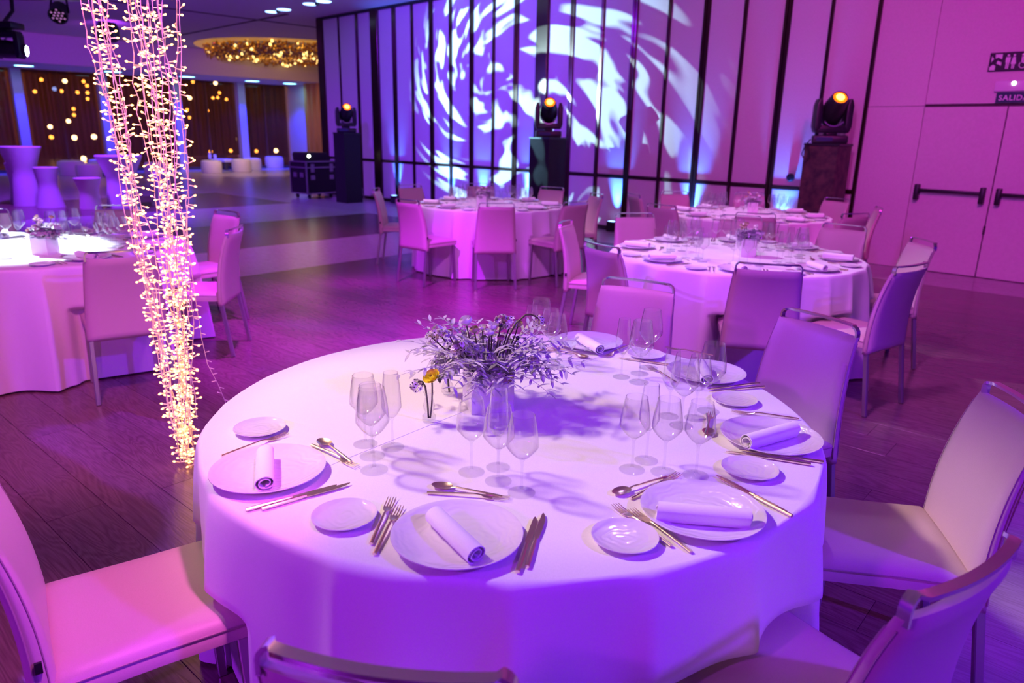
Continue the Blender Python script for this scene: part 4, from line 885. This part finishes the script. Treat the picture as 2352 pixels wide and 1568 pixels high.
# ------------------------------------------------------------------ hanging light strands
M_LEDT = emis('led_tip', (1, .43, .13), 8.0); M_LEDS = mat('led_stick', (.95, .80, .60), .4, emit=(1, .45, .14), es=.6); M_WIRE = mat('clear_wire', (.75, .66, .60), .35)
M_LEDO = mat('unlit_led', (.85, .75, .75), .4)
LB = at(436, 1068, 0); LB.z = 0
def led_verts():
    b = MB(); b.cur = 1; b.tube([(0, 0, 0), (0, .024, 0)], [.0018, .0030], 5, False); b.cur = 0; b.tube([(0, .024, 0), (0, .030, 0), (0, .0345, 0)], [.0042, .0046, .0022], 5); return b
_led = led_verts(); ME_LED = _led.mesh('led', [M_LEDT, M_LEDS], True)
lt = thing('light_curtain', 'bundle of glowing warm fairy-light strands hanging to the floor, left of the nearest table', 'string lights', LB)
NST = 22; lotv = MB(); nled = 0; led_list = []
for i in range(NST):
    side = -1 if i < 9 else 1; a = R.random()*2*PI
    tx = (-.262+.17*(i/8.)) if side < 0 else (-.085+.27*((i-9)/12.)); ty = R.uniform(-.07, .07)
    bx = R.uniform(-.045, .04); by = R.uniform(-.04, .04); zend = R.choice((.012, .02, .03, .06, .05, .12, .25))
    n = 46; pts = []; ztop = CEIL
    for k in range(n+1):
        t = k/n; z = zend+(2.75-zend)*t
        f = min(1, z/2.5); x = bx*(1-f)+tx*f; y = by*(1-f)+ty*f
        mid = math.sin(PI*f)*(-.012 if side < 0 else .035); wob = .010*math.sin(z*9+i)+R.gauss(0, .004)
        pts.append(Vector((x+mid+wob, y+.010*math.cos(z*8+i*2)+R.gauss(0, .003), z)))
    pts.append(Vector((tx*1.05, ty, 3.4))); pts.append(Vector((tx*1.1, ty, ztop)))
    if zend < .04: pts = [pts[0]+Vector((R.uniform(-.05, .03), R.uniform(-.05, .05), -.004))]+pts
    sd = ob('light_strand', MB().tube(pts, .0022, 4, False).mesh('light_strand', M_WIRE, True), lt)
    L = 0; prev = pts[0]; sgn = 1
    for k in range(1, len(pts)-2):
        seg = pts[k]-pts[k-1]
        for q in range(2 if i % 3 else 1):
            p = pts[k-1]+seg*(R.random()); sgn = -sgn
            d = Vector((sgn*R.uniform(.55, 1), R.uniform(-.8, .8), R.uniform(-.35, .45))).normalized(); led_list.append((sd, p, d))
R.shuffle(led_list); led_list.sort(key=lambda e: -(e[1].z < 2.4)); 
for j, (sd, p, d) in enumerate(led_list):
    q = d.to_track_quat('Y', 'Z')
    if j < 300: o = ob('led', ME_LED, sd, p); o.rotation_euler = q.to_euler()
    else:
        o0 = len(lotv.v); lotv.v += [tuple(p+q @ Vector(v)) for v in _led.v]; lotv.f += [tuple(x+o0 for x in f) for f in _led.f]; lotv.mi += _led.mi
o = ob('leds', lotv.mesh('leds', [M_LEDT, M_LEDS], True), lt); o['kind'] = 'stuff'
# the loose unlit strand that trails behind the cloth
ul = thing('unlit_strand', 'loose unlit light strand dangling beside the glowing bundle', 'string lights', LB)
pts = [Vector((.10, .05, .62)), Vector((.115, .05, .50)), Vector((.15, .06, .40)), Vector((.175, .07, .30)), Vector((.20, .08, .18)), Vector((.20, .09, .06)), Vector((.17, .10, .006))]
pts = [pts[0]+Vector((-.02, 0, .5)), pts[0]+Vector((-.01, 0, .2))]+pts
ob('wire', MB().tube(pts, .0016, 5).mesh('wire', M_WIRE, True), ul); b = MB()
for k in range(1, len(pts)):
    for q in range(3):
        p = pts[k-1].lerp(pts[k], (q+.5)/3); b.tube([p, p+Vector((.022*(1 if (k+q) % 3 else -1), 0, .006*(1 if q % 2 else -1)))], [.0015, .0024], 6)
o = ob('unlit_leds', b.mesh('unlit_leds', M_LEDO, True), ul); o['kind'] = 'stuff'

# ------------------------------------------------------------------ plinths and moving heads
M_LENS = emis('warm_lens', (1, .13, .004), 3.2); M_LENSC = emis('core_lens', (1, .55, .10), 5); M_LENSB = emis('cool_lens', (.65, .9, 1), 30)
def moving_head(loc, rz, label, tilt=.9, pan=0.0, lens=True):
    t = thing('moving_head', label, 'stage light', loc, rz)
    b = ob('base', MB().box(-.21, .21, -.17, .17, 0, .10).mesh('base', M_BLACK, True, bevel=.02), t)
    ob('display', MB().box(-.16, .03, -.176, -.169, .03, .075).mesh('display', mat('display_glass', (.05, .08, .12), .15)), b)
    yk = MB(); yk.box(-.07, .07, -.07, .07, 0, .03); yk.box(-.20, .20, -.085, .085, .03, .12)
    for s in (-1, 1): yk.prism([(s*.20, .03), (s*.225, .10), (s*.225, .36), (s*.20, .44), (s*.165, .44), (s*.145, .34), (s*.145, .10)], -.09, .09)
    y = ob('yoke', yk.mesh('yoke', M_BLACK, True, bevel=.012), t, (0, 0, .10), pan)
    ob('yoke_trim', MB().tube([(.13*math.sin(a), -.092, .225-.115*math.cos(a)) for a in [(-1.05+2.1*i/14) for i in range(15)]], .010, 6).mesh('yoke_trim', M_ALU, True), y)
    h = ob('head', MB().lathe([(.001, -.19), (.10, -.185), (.135, -.14), (.14, -.02), (.132, .08), (.105, .22), (.095, .255), (.082, .26)], 28).mesh('head', M_BLACK, True, angle=40), t, (0, 0, .40))
    h.rotation_euler = (tilt, 0, pan)
    ob('lens', MB().lathe([(.085, .245), (.055, .262), (.05, .264)], 24).mesh('lens_rim', M_LENS if lens else M_BLACK, True), h)
    ob('lens', MB().lathe([(.05, .264), (.02, .268), (.001, .269)], 24).mesh('lens', M_LENSC if lens else M_BLACK, True), h)
    return t
PL = []
for i, (px, py, v, m_, lab, hl, tl, pn) in enumerate(((796, 302, 9.35, M_BLACKR, 'leftmost', 'leftmost', .98, .10), (1259, 317, 9.2, M_BLACKR, 'middle', 'middle', 1.0, .0), (1903, 333, 9.66, M_RUST, 'right-hand', 'right-hand', .95, .25))):
    p = atv(px, py, v); h = 1.535; w_ = .215
    t = thing('plinth', '%s tall %s square plinth carrying a stage light' % (lab, 'rust-flecked dark' if i == 2 else 'black'), 'plinth', (p.x, p.y, 0), ZAX)
    ob('body', MB().box(-w_, w_, -w_, w_, 0, h-.03).mesh('body', m_, bevel=.004, seg=1), t); ob('top_board', MB().box(-w_-.01, w_+.01, -w_-.01, w_+.01, h-.03, h).mesh('top_board', M_BLACK, bevel=.003, seg=1), t)
    ry = math.atan2(-p.x, p.y)
    moving_head((p.x, p.y, h), ry+.05, hl+' black moving-head stage light with an orange lens, on its plinth', tl, pn)
    if i == 2:
        cbl = MB(); cbl.tube([p+Vector(q) for q in ((-.26, -.05, 1.56-p.z+.02), (-.33, -.08, 1.50-p.z), (-.36, -.08, 1.40-p.z), (-.31, -.10, 1.31-p.z), (-.27, -.12, 1.36-p.z), (-.29, -.09, 1.5-p.z))], .008, 6)
        tag(ob('cable', cbl.mesh('cable', M_BLACK, True)), 'coiled black cable hanging beside the right-hand plinth', 'cable')
# the hanging projector that throws the gobo, its truss and PAR can
truss = thing('lighting_truss', 'steel lighting truss hung below the ceiling at the top left', 'truss', (-8.2, 12.6, 3.55))
M_TR = mat('truss_steel', (.42, .36, .38), .4, .7)
for dz in (0, .29):
    for dy in (0, .29): ob('chord', MB().tube([(-4, dy, dz), (1.15, dy, dz)], .025, 8).mesh('chord', M_TR, True), truss)
for i in range(12):
    x = -3.4+i*.38
    for dy in (0, .29): ob('brace', MB().tube([(x, dy, 0 if i % 2 else .29), (x+.38, dy, .29 if i % 2 else 0)], .012, 6).mesh('brace', M_TR, True), truss)
for x in (-3, .6): ob('drop_rod', MB().tube([(x, .145, .29), (x, .145, CEIL-3.552)], .012, 6).mesh('drop_rod', M_TR, True), truss)
LP = Vector((-7.95, 12.36, 2.68)); tg = rm(-10.3, 10.2, 2.25)
mh = moving_head((-8.12, 12.32, 3.12), 0, 'black moving head hung upside down at the top left, its pale blue lens lit', .0, .0, False)
mh.rotation_euler = (PI, 0, 0); ob('clamp', MB().tube([(0, 0, 0), (0, -.25, -.20), (0, -.28, -.44)], .03, 8).mesh('clamp', M_BLACK, True), mh)
for c_ in list(mh.children):
    if c_.name.startswith('head'):
        hd = c_
q = (tg-LP).normalized(); hc = mh.location+Vector((0, 0, -.40))
hd.rotation_euler = (Matrix.Rotation(PI, 3, 'X') @ q.to_track_quat('Z', 'Y').to_matrix()).to_euler()
for k, c_ in enumerate(hd.children): c_.data = MB().lathe([(.085, .245), (.075, .262), (.001, .266)] if k == 0 else [(.07, .263), (.03, .268), (.001, .2685)], 24).mesh('lens', M_LENSB, True)
LIGHTS['gobo'].location = hc+q*.30; aim(LIGHTS['gobo'], tg)
pc = thing('par_can', 'round black LED stage lamp hung from a yoke at the top left', 'stage light', (-7.27, 12.4, 3.30))
hd2 = ob('housing', MB().lathe([(.001, -.12), (.09, -.12), (.125, -.09), (.135, .10), (.14, .105), (.14, .125), (.12, .125), (.12, .11)], 24).mesh('housing', M_BLACK, True, angle=40), pc); hd2.rotation_euler = (2.25, 0, .25)
for i, (x, y) in enumerate([(0, 0)]+[(.055*math.cos(k*PI/3), .055*math.sin(k*PI/3)) for k in range(6)]+[(.095*math.cos(k*PI/3+.5), .095*math.sin(k*PI/3+.5)) for k in range(6)]): ob('diode', MB().lathe([(.017, .112), (.010, .118), (.001, .119)], 10, (x, y, 0)).mesh('diode', mat('violet_diode', (.6, .3, .6), .2, emit=(.9, .35, .8), es=.35), True), hd2)
for s in (-1, 1): ob('yoke_arm', MB().bar((s*.15, 0, -.02), (s*.10, .05, .30), .03, .008, (0, 1, 0)).mesh('yoke_arm', M_BLACK), pc)
ob('clamp', MB().tube([(0, .05, .29), (0, .06, .42)], .025, 8).mesh('clamp', M_BLACK, True), pc)
sp = thing('round_speaker', 'round black hanging lamp half hidden behind the top of the light strands', 'stage light', at(245, 78, 3.2) if False else CAM+ray(244, 72)*12.6)
ob('housing', MB().lathe([(.001, -.18), (.14, -.17), (.20, -.10), (.21, .05), (.17, .14), (.001, .15)], 24).mesh('housing', M_BLACK, True), sp); ob('drop_rod', MB().tube([(0, 0, .14), (0, 0, CEIL-sp.location.z)], .015, 8).mesh('drop_rod', M_BLACK, True), sp)

# ------------------------------------------------------------------ wall uplighters
UPS = [(-13.78, 'behind the left chair of the gobo-lit table', 1), (-11.90, 'left of the flowers of the gobo-lit table', 1), (-10.92, 'right of the flowers of the gobo-lit table', 1), (-9.62, 'left of the middle plinth', 1.3), (-7.55, 'beside the middle plinth, in plain view', 1.2), (-6.12, 'behind the farthest right table, at its left', 1.7), (-4.62, 'left of the right-hand plinth', 1.2)]
for i, (u, w_, e_) in enumerate(UPS):
    p = rm(u, WV-.13, 0); t = thing('uplighter', 'small black box uplighter on the floor '+w_, 'uplighter', p, ZAX)
    ob('housing', MB().box(-.075, .075, -.06, .06, 0, .17).mesh('housing', M_BLACK, True, bevel=.01), t)
    ob('lens', MB().box(-.055, .055, -.045, .045, .168, .174).mesh('lens', emis('uplight_lens', (.25, .5, 1), 6)), t)
    spot('uplight_beam', tuple(rm(u, WV-.13, .19)), tuple(rm(u, WV+.10, 1.7)), (.03, .16, 1), 520*e_, 40, .9, .04)
pf = rm(-14.9, 9.85, 0)
t = thing('floor_par', 'small chrome spotlight on a floor stand beside the leftmost plinth', 'stage light', pf, .6)
ob('can', MB().lathe([(.001, -.10), (.06, -.10), (.08, -.07), (.09, .09), (.095, .10)], 20).mesh('can', M_CHROME, True), t, (0, 0, .20), rot=(1.0, 0, 0)); 
for s in (-1, 1): ob('stand_leg', MB().bar((s*.10, 0, .20), (s*.16, 0, .005), .02, .008, (0, 1, 0)).mesh('stand_leg', M_CHROME), t)
ob('stand_leg', MB().bar((0, .09, .16), (0, .16, .005), .02, .008).mesh('stand_leg', M_CHROME), t)

# ------------------------------------------------------------------ road case with a black unit on it
rc0, rc1 = at(660, 459, 0), at(757, 458, 0); rca = math.atan2((at(757, 458)-at(675, 464)).y, (at(757, 458)-at(675, 464)).x)
rc = thing('road_case', 'black road case with aluminium edges on castors, left of the leftmost plinth', 'case', (at(715, 456).x, at(715, 456).y+.3, 0), rca)
w_, d_, z0, z1 = .43, .30, .13, .86
ob('body', MB().box(-w_, w_, -d_, d_, z0, z1-.14).mesh('body', M_BLACK, bevel=.003, seg=1), rc)
lid = ob('lid', MB().box(-w_, w_, -d_, d_, z1-.13, z1).mesh('lid', M_BLACK, bevel=.003, seg=1), rc)
def edge(a, b_, par): ob('edge_trim', MB().bar(a, b_, .030, .030).mesh('edge_trim', M_ALU), par)
for sx in (-1, 1):
    for sy in (-1, 1): edge((sx*w_, sy*d_, z0), (sx*w_, sy*d_, z1), rc)
for z in (z0, z1-.135, z1):
    for s in (-1, 1): edge((-w_, s*d_, z), (w_, s*d_, z), rc); edge((s*w_, -d_, z), (s*w_, d_, z), rc)
for x in (-.26, .30):
    ob('latch', MB().box(x-.05, x+.05, -d_-.022, -d_, z1-.24, z1-.05).mesh('latch', M_ALU, bevel=.004, seg=1), rc); ob('handle', MB().box(x-.06, x+.06, -d_-.02, -d_, .44, .55).mesh('handle', M_ALU, bevel=.006, seg=1), rc)
for y in (-.13, .12): ob('handle', MB().box(-w_-.02, -w_, y-.06, y+.06, .50, .61).mesh('handle', M_ALU, bevel=.006, seg=1), rc)
for sx in (-.32, .32):
    for sy in (-.22, .22):
        k = ob('castor', MB().lathe([(.001, -.016), (.05, -.016), (.055, 0), (.05, .016), (.001, .016)], 16).xf(Matrix.Translation((sx, sy, .055)) @ Matrix.Rotation(PI/2, 4, 'Y')).mesh('castor', M_BLACK, True), rc)
        ob('fork', MB().box(sx-.022, sx+.022, sy-.03, sy+.03, .10, .135).mesh('fork', M_ALU), k)
un = thing('mixing_unit', 'black equipment unit with a small white lamp, lying on the road case', 'equipment', (rc.location.x, rc.location.y, z1+.016), rca)
ob('housing', MB().prism([(-.40, 0), (.30, 0), (.36, .02), (.24, .19), (-.38, .20), (-.42, .16)], -.24, .22).mesh('housing', M_BLACK, True, bevel=.012), un)
ob('indicator_lamp', MB().ball((-.30, -.25, .11), .035, 10, 6).mesh('indicator_lamp', emis('indicator', (.9, 1, .85), 14), True), un)

# ------------------------------------------------------------------ cocktail tables, stools, poufs
M_STRETCH = add_noise(mat('stretch_cover', (.78, .76, .80), .65), 60, None, None, .05, .002)
def hourglass(name, loc, h, rt, rw, rb, label, cat, m=M_STRETCH, zc=.55):
    t = thing(name, label, cat, loc)
    pr = [(rb, 0)]
    for i in range(1, 13):
        q = i/12.; z = h*q
        if q < zc: k = 1-q/zc; r = rw+(rb-rw)*k**1.3
        else: k = (q-zc)/(1-zc); r = rw+(rt-rw)*k**1.15
        pr.append((r, z))
    ob('stretch_cover', MB().lathe(pr, 28).mesh('stretch_cover', m, True, angle=60), t); ob('top', MB().lathe([(rt, h), (rt*.985, h+.012), (.001, h+.014)], 28).mesh('top', m, True, angle=60), t)
p = at(66, 471); hourglass('cocktail_table', (p.x, p.y, 0), 1.14, .37, .21, .26, 'tall white stretch-covered cocktail table at the left edge', 'table')
p = at(118, 475); hourglass('bar_stool', (p.x, p.y, 0), .76, .22, .17, .25, 'white stretch-covered stool in front of the left cocktail table', 'stool')
p = at(40, 468); hourglass('bar_stool', (p.x-.05, p.y+.25, 0), .80, .22, .17, .22, 'white stretch-covered stool half hidden behind the left cocktail table', 'stool')
p = at(286, 474); hourglass('cocktail_table', (p.x, p.y, 0), 1.0, .43, .26, .32, 'tall white cocktail table behind the light strands', 'table')
M_PINKG = mat('lit_pink_cover', (.85, .70, .72), .6)  # pink light put into this stool cover's colour
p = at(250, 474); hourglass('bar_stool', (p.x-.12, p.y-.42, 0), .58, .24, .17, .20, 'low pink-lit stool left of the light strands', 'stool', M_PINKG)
p = at(345, 474); hourglass('bar_stool', (p.x+.12, p.y+.30, 0), .66, .22, .17, .22, 'white stool at the right of the light strands', 'stool')
M_POUF = mat('white_pouf', (.82, .78, .76), .6)
def pouf(px, py, r, h, label, m=M_POUF):
    p = at(px, py); t = thing('pouf', label, 'pouf', (p.x, p.y+r, 0))
    ob('body', MB().lathe([(r*.93, 0), (r*.97, .04), (r, h*.5), (r*.98, h*.85), (r*.92, h*.97)], 24).mesh('body', m, True, angle=60), t); ob('cushion', MB().lathe([(r*.92, h*.97), (r*.7, h*1.02), (.001, h*1.04)], 24).mesh('cushion', m, True, angle=60), t)
for px, py, r, h, lb in ((150, 404, .40, .46, 'blue-lit white pouf under the left windows'), (191, 410, .36, .42, 'brightest white pouf, glowing blue, near the left windows'), (222, 398, .42, .45, 'white pouf beside the lounge table at the left'), (478, 398, .36, .44, 'front left white pouf at the amber-lit lounge table'), (548, 395, .36, .46, 'front right white pouf at the amber-lit lounge table'), (574, 391, .34, .45, 'white pouf right of the pair at the amber-lit lounge table'), (455, 386, .42, .44, 'white pouf behind the amber-lit lounge table, at its left'), (538, 382, .42, .45, 'white pouf behind the amber-lit lounge table, at its right'), (624, 386, .38, .46, 'white pouf half hidden by the road case'), (348, 405, .36, .44, 'white pouf behind the right side of the light strands')):
    pouf(px, py, r, h, lb)
for px, py, lb in ((512, 390, 'low white lounge table among the poufs by the amber-lit windows'), (236, 404, 'low white lounge table under the left windows')):
    p = at(px, py); t = thing('lounge_table', lb, 'table', (p.x, p.y+.4, 0), ZAX)
    ob('tabletop', MB().box(-.62, .62, -.35, .35, .30, .40).mesh('tabletop', M_POUF, bevel=.02), t)
    for sx in (-.5, .5):
        for sy in (-.25, .25): ob('leg', MB().box(sx-.06, sx+.06, sy-.06, sy+.06, 0, .30).mesh('leg', M_JOINT), t)
for k, px in enumerate((486, 500)):
    p = at(512, 390); q = at(px, 388); tag(ob('candle_holder', MB().lathe([(.001, 0), (.06, 0), (.045, .05), (.07, .10), (.045, .15), (.065, .22-.05*k), (.001, .23-.05*k)], 14).mesh('candle_holder', M_POUF, True), None, (q.x, p.y+.4, .40)), ('taller' if k == 0 else 'shorter')+' white candle holder on the lounge table by the amber-lit windows', 'candle holder')

# ------------------------------------------------------------------ light pools on the ceiling near the panel wall, imitated by glowing discs
for i, u in enumerate((-16.6, -14.9, -13.2)):
    p = rm(u, 9.0, CEIL); t = thing('ceiling_light_pool', ['leftmost', 'second', 'third'][i]+' sensor with discs glowing as light pools above the left end of the panel wall', 'ceiling lamp', p, ZAX)
    ob('ceiling_sensor', MB().lathe([(.05, 0), (.05, -.05), (.001, -.06)], 14).mesh('ceiling_sensor', M_BLACK, True), t)
    for s in (-1, 1): ob('pool_disc', MB().lathe([(.16, -.003), (.15, -.012), (.001, -.014)], 20, (s*.27, 0, 0)).mesh('pool_disc', emis('light_pool_glow', (.30, .5, 1), 4.5), True), t)

# ------------------------------------------------------------------ signs over the door
M_SIGNB = mat('sign_black', (.012, .010, .012), .35); M_SIGNW = mat('sign_white', (.85, .80, .82), .5); M_SIGNG = mat('sign_green', (.005, .09, .07), .35)
def wallpt(u, off, z): return rm(u, WV-.004-off, z)
rs = thing('restroom_sign', 'black restroom sign with arrow, man, woman and wheelchair pictograms', 'sign', wallpt(-2.38, 0, 2.37), ZAX)
ob('board', MB().box(0, 1.05, -.02, 0, 0, .203).mesh('board', M_SIGNB, bevel=.002, seg=1), rs)
def picto(polys, name):
    b = MB()
    for pl in polys: b.prism(pl, -.0235, -.0195)
    ob(name, b.mesh(name, M_SIGNW), rs)
def circ(cx, cz, r, n=16): return [(cx+r*math.cos(2*PI*i/n), cz+r*math.sin(2*PI*i/n)) for i in range(n)]
picto([[(.014, .014), (.070, .014), (.070, .060), (.045, .075), (.014, .05)], [(.055, .186), (.125, .186), (.125, .130), (.085, .150), (.06, .14)], [(.020, .10), (.045, .135), (.022, .165)], [(.085, .115), (.125, .095), (.125, .060), (.075, .085)]], 'direction_arrow')
def person(x, skirt):
    pl = [circ(x, .168, .012)]
    if skirt: pl += [[(x-.012, .150), (x+.012, .150), (x+.026, .075), (x-.026, .075)], [(x-.014, .075), (x-.003, .075), (x-.003, .025), (x-.012, .025)], [(x+.003, .075), (x+.014, .075), (x+.012, .025), (x+.003, .025)]]
    else: pl += [[(x-.022, .150), (x+.022, .150), (x+.022, .095), (x-.022, .095)], [(x-.016, .095), (x-.002, .095), (x-.003, .025), (x-.014, .025)], [(x+.002, .095), (x+.016, .095), (x+.014, .025), (x+.003, .025)]]
    return pl
picto(person(.185, False), 'man_pictogram'); picto(person(.242, True), 'woman_pictogram')
ring = [[(.335+.038*math.cos(a), .062+.038*math.sin(a)), (.335+.038*math.cos(a+.3), .062+.038*math.sin(a+.3)), (.335+.030*math.cos(a+.3), .062+.030*math.sin(a+.3)), (.335+.030*math.cos(a), .062+.030*math.sin(a))] for a in [2.4+.3*i for i in range(14)]]
picto([circ(.325, .168, .012), [(.315, .150), (.338, .150), (.342, .085), (.318, .085)], [(.335, .092), (.375, .092), (.39, .035), (.375, .032), (.362, .078), (.335, .078)]]+ring, 'wheelchair_pictogram')
ex = thing('exit_sign', 'dark green SALIDA exit sign below an emergency lamp over the door', 'sign', wallpt(-2.245, 0, 2.025), ZAX)
ob('board', MB().box(0, .36, -.018, 0, 0, .112).mesh('board', M_SIGNG, bevel=.002, seg=1), ex)
tcu = bpy.data.curves.new('lettering', 'FONT'); tcu.body = 'SALIDA'; tcu.size = .082; tcu.extrude = .0012; tcu.space_character = 1.12; tcu.offset = .0012
to = bpy.data.objects.new('lettering_curve', tcu); COL.objects.link(to); dg = bpy.context.evaluated_depsgraph_get(); tm = bpy.data.meshes.new_from_object(to.evaluated_get(dg)); bpy.data.objects.remove(to)
tm.materials.clear(); tm.materials.append(M_SIGNW); l_ = ob('lettering', tm, ex, (.028, -.0195, .028)); l_.rotation_euler = (PI/2, 0, 0); l_['label'] = 'white SALIDA lettering'
el_ = thing('emergency_lamp', 'white emergency lamp fixed above the SALIDA sign', 'lamp', wallpt(-2.27, 0, 2.15), ZAX)
ob('housing', MB().box(0, .42, -.055, 0, 0, .115).mesh('housing', M_WHITEPL, True, bevel=.008), el_)
ob('bulb', MB().ball((.185, -.056, .085), .020, 12, 8, (1, .5, 1)).mesh('bulb', emis('emergency_bulb', (1, .95, 1), 12), True), el_)
